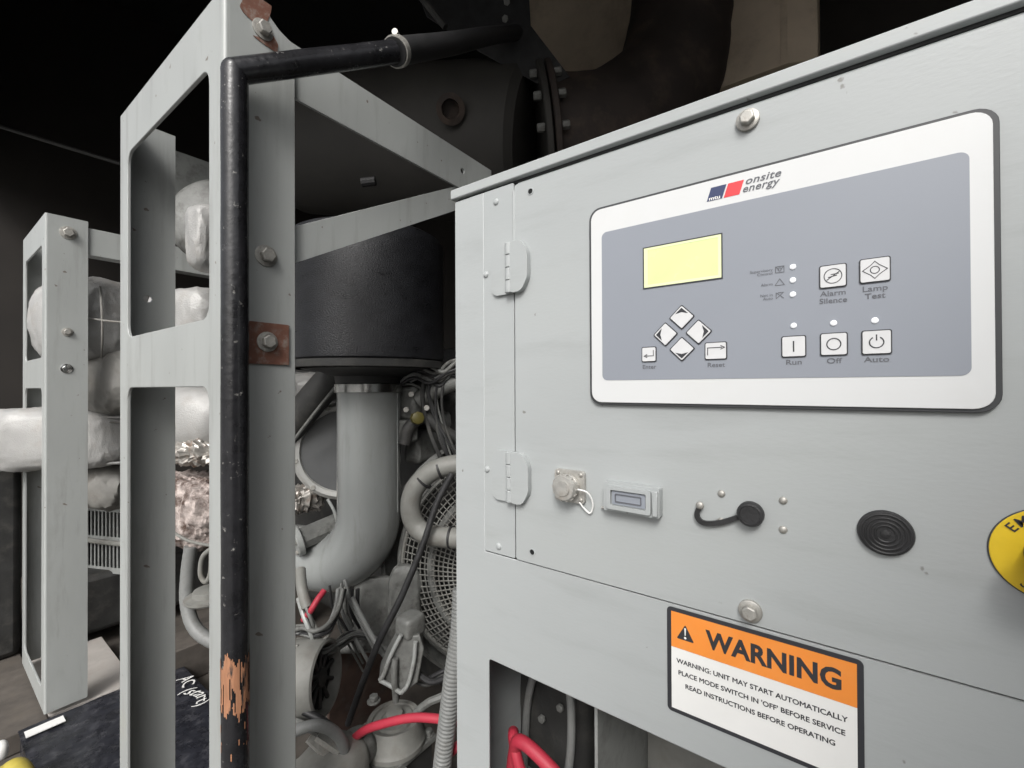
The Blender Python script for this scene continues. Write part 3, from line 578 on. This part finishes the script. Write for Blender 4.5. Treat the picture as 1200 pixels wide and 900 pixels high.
fb_ = thing('valve_block', 'small grey valve block with bolted end below the round cover', 'fitting', D(370, 640, 1.45))
vb0 = D(352, 632, 1.42); vb1 = D(398, 612, 1.5)
obj('body', MB().tube([vb0, vb0.lerp(vb1, .5), vb1], .036, seg=8, sm=2), M_dusty, fb_)
obj('end_flange', MB().lathe([(.05, 0), (.05, .02)], vb0, vb0 - vb1, seg=24), M_paint, fb_, bevel=.003)
dv = (vb0 - vb1).normalized(); uu = dv.orthogonal().normalized()
for g in range(0, 360, 60): hexbolt('bolt', fb_, vb0 + dv * .02 + Matrix.Rotation(R(g), 3, dv) @ uu * .038, dv, r=.007, h=.007, washer=False)
tag(obj('sensor_wire', MB().tube([D(384, 585, 1.45), D(392, 600, 1.44), D(396, 618, 1.45), D(394, 630, 1.46)], .005, seg=8, sm=6), M_paint), 'short pale wire beside the valve block', 'wire')

# ------------------------------------------------------------------ coolant hose, fan guard
CH = 1.35
ch = thing('coolant_hose', 'thick dusty grey hose curving round beside the fan guard', 'hose', D(500, 640, CH))
hp_ = [D(560, 543, CH), D(530, 545, CH), D(506, 553, CH), D(486, 573, CH), D(481, 597, CH), D(489, 618, CH), D(508, 628, CH - .02), D(560, 632, CH - .05)]
obj('hose', MB().tube(hp_, .030, seg=24, sm=10), M_hose, ch)
for i_, j_ in ((2, .5), (1, .6), (6, .4)):
    a, b = hp_[i_], hp_[i_ + 1]; d = (b - a).normalized(); obj('tie', MB().lathe([(.0302, -.004), (.032, -.003), (.032, .003), (.0302, .004)], a.lerp(b, j_), d, seg=24), M_rubber, ch)
# guard: cone-like wire cage seen side-on
FG = D(600, 655, 1.5); fax = (ray(560, 650)).normalized(); fax.z = 0
fg = thing('fan_guard', 'round dusty wire fan guard partly hidden behind the cabinet', 'fan guard', FG - Vector((0, 0, .36)))
gx = Vector((-fax.y, fax.x, 0)).normalized(); gz = Vector((0, 0, 1)); ga = -fax.normalized()
def gp(r, g, h): return FG + (gx * math.cos(g) + gz * math.sin(g)) * r + ga * h
def prof_h(r): return .02 + .10 * max(0, 1 - (r / .36) ** 2)
for k, r_ in enumerate([.36, .345, .33, .315, .30, .285, .27, .255, .24, .225, .21, .195, .18]):
    obj('ring_wire', MB().tube([gp(r_, 2 * math.pi * i / 64, prof_h(r_)) for i in range(64)], .0024 if k else .007, seg=6, sm=1, closed=True), M_hose, fg)
for i in range(96):
    g = 2 * math.pi * i / 96
    if math.cos(g) < -.05: continue
    if i % 1 == 0: obj('spoke_wire', MB().tube([gp(r_, g, prof_h(r_) + .003) for r_ in (.36, .3, .24, .18)], .0021, seg=5, sm=1), M_hose, fg)
for r_, w in ((.37, .02), (.265, .028)):
    obj('band', MB().tube([gp(r_, 2 * math.pi * i / 64, prof_h(r_) - .01) for i in range(64)], w * .5, seg=10, sm=1, closed=True), M_dusty, fg)
tag(obj('fan_shroud', MB().lathe([(.40, -.22), (.43, -.10), (.44, -.02), (.425, -.015), (.40, -.08), (.37, -.22)], FG + ga * .0, ga, seg=64, cap=False), M_dusty), 'curved dusty grey fan shroud around the wire guard', 'shroud')
for k, (a, hh) in enumerate((((441, 718), (.075, .02, .12)), ((474, 712), (.05, .02, .14)))):
    tag(obj('shroud_panel', MB().pillow(D(*a, 1.46 - .03 * k), *hh, ax=Vector((.75, -.66, 0)), ay=(.66, .75, 0), e=.45, wr=.014, fq=9, seed=20 + k, nu=40, nv=28), M_dusty), ('left' if k == 0 else 'right') + ' dusty grey sheet panel between the elbow and the fan guard', 'panel')
cable('black_cable', [D(530, 555, 1.3), D(512, 590, 1.29), D(495, 640, 1.27), D(470, 700, 1.25), D(445, 750, 1.24), D(425, 800, 1.25), D(408, 848, 1.3)], .0095, M_rubber, 'long black cable slanting down past the fan guard to the brown panel', 'cable')
cable('black_cable', [D(412, 700, 1.3), D(425, 725, 1.29), D(445, 760, 1.28), D(458, 775, 1.3)], .008, M_conduit, 'grey cable crossing under the intake elbow', 'cable')

# ------------------------------------------------------------------ engine mount and what stands around it
emt = thing('engine_mount', 'grey cast engine mount with ribbed bracket on a round rubber foot', 'engine mount', D(462, 880, 1.18))
DM = 1.18
def dm(px, py, o=0.): return D(px, py, DM + o)
mb = MB()
obj('bracket_head', MB().pillow(dm(481, 732, .03), .035, .03, .03, e=.4, wr=.004, nu=24, nv=14), M_dusty, emt)
vw = ray(465, 780).normalized(); vw.z = 0
brk = MB()
poly = [(469, 745), (492, 745), (497, 760), (490, 800), (470, 815), (444, 798), (446, 790), (455, 770)]
brk.add([dm(x, y) for x, y in poly] + [dm(x, y) + vw * .07 for x, y in poly], [tuple(range(8)), tuple(range(15, 7, -1))] + [(i, (i + 1) % 8, 8 + (i + 1) % 8, 8 + i) for i in range(8)])
obj('bracket', brk, M_dusty, emt, bevel=.004)
for ln in ([(470, 744), (458, 768), (450, 790), (445, 797)], [(487, 752), (485, 775), (478, 802), (470, 812)], [(445, 797), (458, 804), (470, 812)]):
    obj('rib', MB().tube([dm(x, y, -.012) for x, y in ln], .0055, seg=10, sm=4), M_paint, emt)
obj('stud', MB().tube([dm(463, 772, -.01), dm(462, 795, -.014), dm(464, 822, .0)], .0085, seg=12, sm=4), M_dusty, emt)
mc = dm(462, 842, .02)
obj('rubber_foot', MB().lathe([(.084, -.06), (.084, -.048), (.078, -.04), (.072, -.002), (.068, .004), (.058, .002), (.056, -.003), (.05, -.003), (.048, .004), (.034, .004), (.032, .0), (.026, .0), (.022, .016), (.001, .018)], mc, (0, 0, 1), seg=40), M_hose, emt)
obj('base_plate', MB().box((-.085, -.075, -.078), (.085, .075, -.0605), lambda x, y, z: mc + Vector((x, y, z))), M_dusty, emt, bevel=.003)
hexbolt('bolt', emt, dm(438, 822, .0), (0, 0, 1), r=.012, h=.014, m=M_dusty)
hexbolt('bolt', emt, mc + Vector((.07, -.06, -.06)), (0, 0, 1), r=.010, h=.012, m=M_dusty)
pd = thing('mount_pedestal', 'dark grey steel pedestal carrying the engine mount', 'pedestal', mc + Vector((0, 0, -.75)))
obj('front_plate', MB().box((-.075, -.066, -.70), (.075, -.06, -.0785), lambda x, y, z: mc + Vector((x, y, z))), M_dark, pd, bevel=.001)
obj('side_plate', MB().box((-.081, -.066, -.70), (-.0755, .066, -.0785), lambda x, y, z: mc + Vector((x, y, z))), M_paint, pd, bevel=.001)
obj('rib_plate', MB().box((-.028, -.09, -.70), (-.022, -.0665, -.0785), lambda x, y, z: mc + Vector((x, y, z))), M_paint, pd, bevel=.001)
cable('red_cable', [D(400, 880, 1.16), D(424, 858, 1.09), D(450, 848, 1.06), D(485, 841, 1.04), D(520, 843, 1.02), D(560, 848, 1.0)], .0098, M_cable, 'thick red cable arching in front of the engine mount foot', 'cable')
cable('red_cable', [D(515, 895, 1.0), D(528, 882, .99), D(545, 868, .98), D(570, 860, .97)], .0095, M_cable, 'short stretch of red cable emerging beside the cabinet bottom corner', 'cable')
cnp = [D(541, 690, .98), D(538, 740, .97), D(531, 790, .96), D(525, 840, .96), D(519, 890, .96), D(514, 940, .97)]
cd = tag(obj('corrugated_conduit', MB().tube(cnp, .0185, seg=18, sm=44, fr=lambda i, q: 1.0 + (.09 if (i // 2) % 2 else -.04)), M_conduit), 'grey corrugated conduit hanging beside the cabinet edge', 'conduit')
al = thing('alternator', 'grey alternator with round black open end beside the near frame', 'alternator', D(360, 840, 1.22))
aa = D(384, 793, 1.15); ad = (Vector((.55, -.83, .12))).normalized()
obj('housing', MB().lathe([(.088, -.24), (.094, -.2), (.094, -.04), (.088, -.004), (.083, 0), (.078, -.002), (.074, -.012), (.072, -.04)], aa, ad, seg=44, cap=False), M_hose, al)
obj('inner_dark', MB().lathe([(.0735, -.03), (.001, -.028)], aa, ad, seg=44), M_black, al)  # black disc stands in for the dark inside of the open end
ua = ad.orthogonal().normalized()
for k in range(10):
    v = Matrix.Rotation(R(36 * k), 3, ad) @ ua; obj('vane', MB().tube([aa + v * .018 - ad * .022, aa + v * .071 - ad * .02], .0055, seg=6, sm=1), M_dark, al)
obj('hub', MB().lathe([(.024, -.028), (.022, -.012), (.001, -.010)], aa, ad, seg=20), M_dark, al)
for k in range(9):
    v = Matrix.Rotation(R(40 * k), 3, ad) @ ua; obj('cooling_rib', MB().tube([aa + v * .094 - ad * .06, aa + v * .094 - ad * .19], .004, seg=6, sm=1), M_hose, al)
tag(obj('brown_panel', MB().box((0, 0, 0), (.30, .012, .30), lambda x, y, z: D(386, 870, 1.5) + Vector((x, y, z - .02))), M_rust), 'rusty brown steel panel behind the engine mount', 'panel')
tag(obj('cross_pipe', MB().tube([D(330, 762, 1.48), D(400, 759, 1.47), D(440, 758, 1.46), D(475, 768, 1.46)], .018, seg=14, sm=6), M_dusty), 'level grey pipe above the brown panel', 'pipe')
# clutter low at the left: bracket bars, hoses, sump casting
tag(obj('slotted_bar', MB().tube([D(352, 838, 1.1), D(392, 862, 1.14), D(440, 896, 1.2)], .022, seg=4, sm=2), M_dusty), 'slanting grey bracket bar below the alternator', 'bracket')
cable('coolant_line', [D(340, 858, 1.02), D(372, 850, 1.02), D(396, 862, 1.04), D(404, 885, 1.06), D(398, 915, 1.08)], .0125, M_conduit, 'grey hose bending below the alternator bracket', 'hose')
cable('coolant_line', [D(345, 828, 1.08), D(362, 836, 1.07), D(385, 850, 1.06), D(402, 872, 1.06)], .009, M_rubber, 'black hose lying under the alternator bracket', 'hose')
for k, (p, q) in enumerate((((362, 865), (392, 893)), ((372, 862), (398, 880)))):
    tag(obj('cable_clip', MB().tube([D(*p, 1.05), D(*q, 1.05)], .011, seg=4, sm=2), M_alu), ('lower' if k == 0 else 'upper') + ' pale metal clip on the bent hose below the alternator', 'clip')
tag(obj('drain_casting', MB().pillow(D(378, 915, 1.05), .10, .07, .07, e=.6, wr=.01, nu=32, nv=18), M_hose), 'rounded dusty casting at the bottom beside the near frame', 'casting')
tag(obj('drain_boss', MB().pillow(D(415, 878, 1.12), .045, .045, .035, e=.6, wr=.008, nu=28, nv=16), M_dusty), 'small dusty boss left of the mount pedestal', 'fitting')
# wiring bundle under the elbow
rnd = random.Random(4)
loom = thing('wiring_loom', 'tangle of thin grey and black wires bunched under the intake elbow', 'wiring', D(380, 775, 1.2))
def bundle(parent, path, n, spread, rmin, rmax, mats, loose=4.):
    for k in range(n):
        ox, oy, od = rnd.gauss(0, spread), rnd.gauss(0, spread), rnd.uniform(-.02, .02)
        P_ = [D(x + ox + rnd.uniform(-loose, loose), y + oy + rnd.uniform(-loose, loose), d + od) for x, y, d in path]
        obj('wire', MB().tube(P_, rnd.uniform(rmin, rmax), seg=8, sm=8), mats[k % len(mats)], parent)
GM = [M_conduit, M_dusty, M_hose, M_rubber, M_dusty]
bundle(loom, [(335, 742, 1.2), (352, 738, 1.19), (368, 742, 1.18), (384, 734, 1.2), (394, 712, 1.24), (398, 690, 1.28)], 9, 4, .003, .006, GM, 2.5)
bundle(loom, [(335, 758, 1.2), (355, 756, 1.18), (376, 764, 1.19), (398, 752, 1.24), (418, 742, 1.3), (440, 748, 1.36)], 8, 4, .0028, .0055, GM, 3)
bundle(loom, [(350, 700, 1.22), (356, 722, 1.19), (364, 744, 1.18), (372, 770, 1.22)], 5, 5, .003, .006, [M_hose, M_paint, M_dusty], 2)
bundle(loom, [(396, 690, 1.32), (402, 716, 1.31), (416, 742, 1.31), (432, 772, 1.34)], 6, 7, .003, .006, [M_rubber, M_dusty, M_conduit], 2)
loom2 = thing('wiring_loom', 'dark leads crowded between the air filter and the cabinet edge', 'wiring', D(510, 540, 1.45))
bundle(loom2, [(472, 446, 1.45), (490, 440, 1.43), (508, 447, 1.42), (526, 436, 1.42), (550, 430, 1.42)], 8, 6, .003, .0075, [M_dusty, M_rubber, M_dark, M_conduit], 2.5)
bundle(loom2, [(512, 430, 1.44), (506, 460, 1.43), (512, 492, 1.43), (522, 520, 1.42), (532, 545, 1.42)], 7, 6, .003, .007, [M_dark, M_rubber, M_dusty], 2.5)
loom3 = thing('wiring_loom', 'low bundle of leads below the alternator', 'wiring', D(390, 900, 1.1))
bundle(loom3, [(335, 845, 1.08), (360, 852, 1.07), (388, 868, 1.08), (412, 890, 1.1), (430, 925, 1.12)], 6, 5, .003, .007, GM, 3)
loom4 = thing('wiring_loom', 'dark leads between engine mount and corrugated conduit', 'wiring', D(500, 820, 1.15))
bundle(loom4, [(482, 790, 1.22), (500, 800, 1.21), (516, 792, 1.2), (545, 780, 1.2)], 4, 4, .005, .009, [M_rubber, M_dusty, M_dark], 2.5)
bundle(loom4, [(490, 835, 1.16), (505, 820, 1.15), (520, 812, 1.15), (545, 800, 1.15)], 3, 4, .006, .010, [M_dusty, M_dark], 2.5)
cable('red_cable', [D(380, 692, 1.2), D(372, 703, 1.18), D(364, 716, 1.17), D(356, 726, 1.2)], .008, M_cable, 'short red sleeved lead just below the intake elbow', 'cable')
cable('pale_lead', [D(352, 668, 1.25), D(354, 690, 1.2), D(360, 712, 1.18)], .014, M_hose, 'pale lead hanging beside the near frame under the elbow', 'cable')
for k in range(3):
    cable('black_cable', [D(405 + 7 * k, 690, 1.35), D(404 + 8 * k, 715, 1.34), D(412 + 10 * k, 735, 1.35)], .008 - .001 * k, [M_dusty, M_rubber, M_rubber][k], ['left', 'middle', 'right'][k] + ' of three short leads hanging under the elbow', 'cable')

# ------------------------------------------------------------------ engine body
eng = thing('engine_block', 'dark dusty engine block filling the space behind the pipes', 'engine', (1.6, 1.6, -1.3))
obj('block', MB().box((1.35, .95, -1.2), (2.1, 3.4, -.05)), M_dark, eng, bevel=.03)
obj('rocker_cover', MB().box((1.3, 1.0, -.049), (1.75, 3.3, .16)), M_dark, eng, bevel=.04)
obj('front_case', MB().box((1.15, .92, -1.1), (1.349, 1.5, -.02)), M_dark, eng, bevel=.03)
for k in range(7): obj('casting_lump', MB().pillow(D(488 + rnd.uniform(-14, 48), 440 + rnd.random() * 90, 1.55 + rnd.random() * .15), .035 + .04 * rnd.random(), .04, .03 + .03 * rnd.random(), e=.5, wr=.015, nu=24, nv=14, fq=14, seed=k), M_dusty, eng)
thb = thing('thermostat_housing', 'dusty cast housing with hose stub right of the intake pipe', 'housing', D(492, 500, 1.5))
obj('body', MB().box((-.05, -.05, -.06), (.06, .05, .05), lambda x, y, z: D(486, 470, 1.5) + Vector((x, y, z))), M_dusty, thb, bevel=.012)
obj('stub', MB().tube([D(490, 470, 1.45), D(520, 452, 1.45), D(560, 440, 1.45)], .03, seg=16, sm=4), M_dusty, thb)
obj('neck', MB().box((-.03, -.03, -.07), (.02, .03, .0), lambda x, y, z: D(478, 492, 1.45) + Vector((x, y, z))), M_dusty, thb, bevel=.008)
for q in ((482, 462), (500, 478), (476, 480)): hexbolt('bolt', thb, D(*q, 1.42), -ray(490, 470).normalized(), r=.010, h=.010, washer=False, m=M_zinc)
tag(obj('yellow_plug', MB().lathe([(.018, 0), (.02, .004), (.02, .03), (.012, .034)], D(487, 490, 1.41), -ray(487, 490).normalized() + Vector((.3, 0, 0)), seg=8), mat('brass yellow', (.1, .085, .02), .5)), 'small dull yellow plug on the thermostat housing', 'plug')
cable('black_hose', [D(474, 520, 1.42), D(480, 500, 1.42), D(498, 490, 1.43), D(520, 505, 1.44), D(545, 520, 1.46)], .02, M_dark, 'dark hose arching above the coolant hose', 'hose')
cable('engine_lead', [D(506, 430, 1.4), D(520, 436, 1.4), D(535, 425, 1.4), D(550, 428, 1.4)], .007, M_dusty, 'upper thin lead between filter and cabinet edge', 'cable')
cable('engine_lead', [D(498, 440, 1.42), D(515, 452, 1.42), D(528, 440, 1.42), D(548, 446, 1.42)], .006, M_rubber, 'lower thin black lead between filter and cabinet edge', 'cable')

# ------------------------------------------------------------------ exhaust above: silencer, flanged joint, brown elbow, tan duct
EX = 2.0
sil = thing('silencer', 'dark grey exhaust silencer drum under the ceiling behind the crossbeam', 'silencer', D(520, 260, EX + .2))
sa = D(632, 172, EX); sb = D(360, 172, EX + .35); sd = (sb - sa).normalized()
sl = (sb - sa).length
obj('drum', MB().lathe([(.30, .03), (.33, .06), (.335, .1), (.335, sl), (.30, sl + .05)], sa, sd, seg=56), M_exg, sil)
tg = D(528, 128, EX - .28); obj('port_ring', MB().lathe([(.055, -.05), (.055, .01), (.035, .012), (.03, -.02)], tg, -ray(528, 128).normalized(), seg=32), M_exh, sil)
exj = thing('exhaust_elbow', 'brown insulated exhaust elbow turning up beside its bolted flange', 'exhaust pipe', D(700, 240, EX))
epts = [D(797, -140, EX + .1), D(797, -40, EX + .1), D(795, 30, EX + .1), D(776, 105, EX + .08), D(725, 152, EX + .03), D(680, 168, EX), D(648, 172, EX)]
obj('pipe', MB().tube(epts, [.22, .22, .23, .25, .26, .27, .28], seg=44, sm=8, rough=.02), M_exh, exj)
fd = (epts[-1] - epts[-2]).normalized()
for k in range(2): obj('flange', MB().lathe([(.33, 0), (.335, .004), (.335, .022), (.33, .026)], epts[-1] + fd * (.005 + .034 * k), fd, seg=56), M_exh if k == 0 else M_exg, exj)
uf = fd.orthogonal().normalized()
for k in range(16):
    v = Matrix.Rotation(R(22.5 * k), 3, fd) @ uf
    hexbolt('bolt', exj, epts[-1] + v * .305 + fd * .068, fd, r=.017, h=.03, washer=False, m=M_dusty)
    hexbolt('nut', exj, epts[-1] + v * .305 + fd * .002, -fd, r=.017, h=.03, washer=False, m=M_dusty)
XT = 2.55
e0 = at(958, 60, X=XT); e1 = at(612, 180, X=XT); zt = (at(860, 98, X=XT).z + e0.z) / 2
tan = thing('tan_duct', 'tan boxed duct hanging from the ceiling behind the exhaust elbow', 'duct', (XT, e0.y + .5, zt))
obj('casing', MB().plate([(XT, e0.y + .12), (XT + .06, e0.y), (XT + .5, e0.y), (XT + .5, e1.y), (XT, e1.y)], [], zt, 3.19, lambda x, y, z: Vector((x, y, z))), M_tan, tan, bevel=.004)
obj('corner_strip', MB().box((-.002, 0, zt + .002), (.0, .03, 3.18), lambda x, y, z: Vector((XT + x - .001, e0.y + .12 + y, z))), M_tan, tan)
bk = thing('black_bracket', 'black steel hanger bracket between hose and tan duct', 'bracket', D(560, 60, 1.75))
obj('plate', MB().add([D(x, y, 1.75) for x, y in ((470, -60), (617, -60), (622, 30), (668, 90), (640, 104), (560, 60), (500, 20))] + [D(x, y, 1.79) for x, y in ((470, -60), (617, -60), (622, 30), (668, 90), (640, 104), (560, 60), (500, 20))], [tuple(range(7)), tuple(range(13, 6, -1))] + [(i, (i + 1) % 7, 7 + (i + 1) % 7, 7 + i) for i in range(7)]), M_rubber, bk, bevel=.003)
for q in ((594, 2), (592, 22), (648, 90)): hexbolt('bolt', bk, D(*q, 1.748), -ray(*q).normalized(), r=.014, h=.012, washer=False, m=M_dusty)
tag(obj('ceiling_rail', MB().tube([D(480, -20, 1.6), D(512, 20, 1.6), D(522, 32, 1.6)], .012, seg=8, sm=3), M_dark), 'thin dark rail slanting down from the ceiling', 'rail')
tag(obj('ceiling_pipe', MB().tube([at(-60, 130, Y=4.2), at(0, 148, Y=4.0), at(139, 191, Y=3.5), at(260, 225, Y=3.2)], .012, seg=8, sm=2), M_dark), 'thin grey pipe crossing the dark upper left', 'pipe')
tag(obj('wall_stud', MB().tube([D(424, 214, 1.6), D(440, 212, 1.6)], .016, seg=10, sm=2), M_rubber), 'small stud under the crossbeam', 'stud')

# ------------------------------------------------------------------ insulated exhaust parts seen between the frames
def blanket(label, c, hx, hy, hz, ax, m=M_silver, **k): return tag(obj('insulation_blanket', MB().pillow(c, hx, hy, hz, ax=ax, **k), m), label, 'insulation')
b1 = thing('insulation_blanket', 'bulging silver insulation blanket between the frames at mid height', 'insulation', D(110, 425, 2.1))
dl = (D(150, 385, 2.0) - D(60, 392, 2.25)).normalized()
obj('cover', MB().pillow(D(114, 380, 2.1), .25, .2, .19, ax=dl, ay=(0, 0, 1), e=.6, wr=.017, fq=5, seed=1, nu=120, nv=90), M_silver, b1)
obj('seam', MB().tube([D(100, 372, 1.87), D(125, 376, 1.86), D(150, 378, 1.85)], .004, seg=8, sm=4), M_sildark, b1)
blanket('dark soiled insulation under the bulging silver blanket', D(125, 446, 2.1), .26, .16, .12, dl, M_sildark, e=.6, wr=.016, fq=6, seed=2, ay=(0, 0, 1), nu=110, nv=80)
b3 = thing('insulation_blanket', 'long quilted insulation pillow poking out past the far frame at the left', 'insulation', D(60, 555, 2.1))
pa = D(-25, 515, 2.02); pb = D(160, 510, 2.12); dpl = (pb - pa).normalized(); pm = (pa + pb) / 2
obj('cover', MB().pillow(pm, (pb - pa).length / 2, .145, .13, ax=dpl, ay=(0, 0, 1), e=.5, wr=.012, fq=6, seed=4, nu=120, nv=110), M_silver, b3)
for dz, rr_, pmat in ((.085, .006, M_silver), (.062, .0035, M_sildark), (-.1, .0035, M_sildark), (-.125, .007, M_silver)):
    obj('piping', MB().tube([pm + dpl * t + Vector((0, 0, dz)) - ray(70, 510).normalized() * .125 * (1 if dz > 0 else .75) for t in (-.42, -.2, 0, .2, .42)], rr_, seg=8, sm=5), pmat, b3)
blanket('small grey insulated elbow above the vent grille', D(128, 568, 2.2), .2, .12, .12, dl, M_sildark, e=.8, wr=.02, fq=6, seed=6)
vg = thing('vent_grille', 'pale grey vent plate with upright slots between the two frames', 'vent grille', D(120, 670, 2.45))
g0 = D(90, 665, 2.45)
gu = (D(170, 655, 2.35) - g0); gu.z = 0; gu.normalize(); gn = Vector((gu.y, -gu.x, 0))
G = lambda u, v, t: g0 + gu * u + Vector((0, 0, v)) + gn * t
slots = [rrect(.085 + .026 * k, v0, .102 + .026 * k, v0 + .135, .003, 2) for k in range(9) for v0 in (.02, .185)]
obj('plate', MB().plate([(0, -.01), (.42, -.01), (.42, .39), (0, .39)], slots, 0, .004, G), M_paint, vg)
obj('dark_backing', MB().box((.002, -.008, -.03), (.418, .388, -.026), G), M_black, vg)  # black sheet stands in for the shade behind the slots
obj('crossing_rod', MB().tube([G(.0, .185, .02), G(.12, .165, .02), G(.4, .16, .02)], .014, seg=10, sm=4), M_hose, vg)
# seen through the near frame's openings
tb = thing('turbocharger', 'dark grey round turbocharger housing behind the upper opening of the near frame', 'turbocharger', D(235, 300, 1.75))
tca = D(262, 262, 1.75); obj('housing', MB().lathe([(.10, -.12), (.17, -.08), (.185, 0), (.175, .03), (.15, .05), (.09, .055)], tca, (-.55, -.8, .2), seg=48), M_dusty, tb)
obj('rear_cover', MB().box((-.3, 0, -.1), (.3, .02, .3), lambda x, y, z: D(240, 245, 2.3) + Vector((x, y, z - .05))), M_paint, tb)
blanket('bright insulation flap hanging over the turbocharger', D(250, 282, 1.5), .075, .11, .05, (1, .2, 0), ay=(0, 0, 1), e=.45, wr=.007, fq=8, seed=8, nu=110, nv=80)
blanket('bright wrinkled insulation at the foot of the upper frame opening', D(232, 378, 1.65), .17, .12, .12, dl, ay=(0, 0, 1), e=.6, wr=.011, fq=6, seed=9, nu=110, nv=80)
blanket('smooth grey insulated pipe at the top of the lower frame opening', D(236, 490, 1.7), .2, .13, .13, dl, ay=(0, 0, 1), e=.85, wr=.008, fq=6, seed=10)
tag(obj('foil_wrap', MB().pillow(D(232, 528, 1.62), .16, .045, .07, ax=dl, ay=(0, 0, 1), e=.7, wr=.03, fq=22, seed=11, nu=96, nv=48), M_foil), 'crumpled coppery foil wrap in the lower frame opening', 'foil')
tag(obj('mineral_wool', MB().pillow(D(228, 596, 1.66), .2, .13, .1, ax=dl, ay=(0, 0, 1), e=.6, wr=.02, fq=24, seed=12, nu=110, nv=56), M_wool), 'torn pinkish mineral wool in the lower frame opening', 'insulation')
tag(obj('wool_edge', MB().tube([D(200, 622, 1.5), D(222, 634, 1.5), D(250, 640, 1.5)], .005, seg=8, sm=5), M_hose), 'white edge cord below the mineral wool', 'cord')
cable('corrugated_hose', [D(224, 640, 1.55), D(220, 670, 1.55), D(219, 705, 1.54), D(228, 735, 1.52), D(250, 752, 1.5), D(290, 765, 1.5)], .021, M_conduit, 'grey hose curving down behind the lower frame opening', 'hose', fr=lambda i, q: 1 + .03 * (i % 2))
cable('loop_hose', [D(252, 640, 1.5), D(238, 652, 1.5), D(235, 672, 1.5), D(241, 682, 1.5), D(247, 670, 1.5), D(248, 640, 1.5)], .008, M_hose, 'small looped grey pipe in the lower frame opening', 'hose')
tag(obj('flange_fitting', MB().lathe([(.07, 0), (.075, .006), (.075, .014), (.05, .018), (.048, .035), (.03, .04)], D(246, 702, 1.52), (0, 0, 1), seg=32), M_hose), 'pale round flange fitting behind the near frame', 'fitting')

# ------------------------------------------------------------------ low down at the left: skid, deck, black cover
tag(obj('skid_rail', MB().box((.02, 2.49, -1.369), (.334, 4.4, -1.29)), M_mud, bevel=.006), 'muddy steel skid rail along the bottom left', 'rail')
tag(obj('deck_plate', MB().plate([(.335, 2.52), (.60, 2.498), (.604, 3.1), (.335, 3.1)], [], -1.31, -1.2905, lambda x, y, z: Vector((x, y, z))), M_pale, bevel=.003), 'pale deck plate under the far frame', 'deck plate')
tag(obj('cross_rail', MB().box((.605, 2.44, -1.369), (1.35, 2.62, -1.20)), M_mud, bevel=.006), 'muddy cross rail behind the near frame low down', 'rail')
bx = thing('battery_box', 'wet-looking black covered box on the floor at the lower left', 'box', (.5, 2.0, -1.369))
cov = MB(); nx, ny = 36, 60
for j in range(ny + 1):
    for i in range(nx + 1):
        x = .25 + .51 * i / nx; y = 1.2 + 1.285 * j / ny; cov.v.append(Vector((x, y, -1.285 + .006 * noise.noise(Vector((x * 9, y * 9, 3))) + .003 * noise.noise(Vector((x * 31, y * 31, 1))))))
cov.f = [(j * (nx + 1) + i, j * (nx + 1) + i + 1, (j + 1) * (nx + 1) + i + 1, (j + 1) * (nx + 1) + i) for j in range(ny) for i in range(nx)]
obj('cover', cov, M_vinyl, bx)
obj('case', MB().box((.255, 1.205, -1.368), (.755, 2.48, -1.296)), M_vinyl, bx, bevel=.004)
obj('white_tag', MB().plate([(.262, 2.40), (.365, 2.40), (.365, 2.447), (.262, 2.447)], [], -1.278, -1.275, lambda x, y, z: Vector((x, y, z))), M_label, bx)
obj('chalk_writing', text('AC (start)', .07, lambda u, v, t: Vector((.715 + v + .012 * math.sin(u * 40), 2.33 - u, -1.270)), align='LEFT', bold=.004, sx=.9, shear=.2), M_chalk, bx)
yh = thing('lifting_loop', 'yellow curved lifting loop at the bottom left corner', 'lifting loop', (.2, 2.25, -1.36))
obj('grip', MB().tube([at(-20, 926, Z=-1.22), at(6, 908, Z=-1.22), at(20, 902, Z=-1.21), at(34, 930, Z=-1.22)], .03, seg=16, sm=6), mat('handle yellow', (.42, .34, .06), .45, var=.15, scale=20), yh)
tag(obj('white_knob', MB().pillow(at(0, 880, Z=-1.24), .02, .03, .03, e=.8, wr=.002, nu=20, nv=12), M_label), 'small white knob beside the yellow lifting loop', 'knob')
tag(obj('dark_cabinet', MB().box((.0, 3.2, -1.29), (.335, 3.9, -.3)), M_dark, bevel=.03), 'dark rounded housing at the far left beyond the frames, enlarged to darken the floor there', 'housing')  # housing enlarged so its dark colour stands in for shade on the floor

tag(obj('dark_gap_box', MB().box((.42, 3.15, -1.29), (1.2, 3.7, -.98)), M_dark, bevel=.03), 'dark box added to darken the gap below the vent grille between the frames', 'housing')  # added box, its dark colour stands in for shade over the floor

for px, y0, y1, d_ in ((119, 336, 420, 1.868),):
    obj('strap', MB().tube([D(px - 2, y0, d_ + .06), D(px, (y0 + y1) / 2 - 20, d_), D(px + 1, (y0 + y1) / 2 + 15, d_), D(px, y1, d_ + .05)], .004, seg=6, sm=5), M_sildark, b1)
for k in range(7): obj('lacing_hook', MB().lathe([(.007, 0), (.007, .006), (.002, .008)], pm + dpl * (-.42 + .14 * k) + Vector((0, 0, .075)) - ray(70, 510).normalized() * .131, -ray(70, 510).normalized(), seg=10), M_zinc, b3)
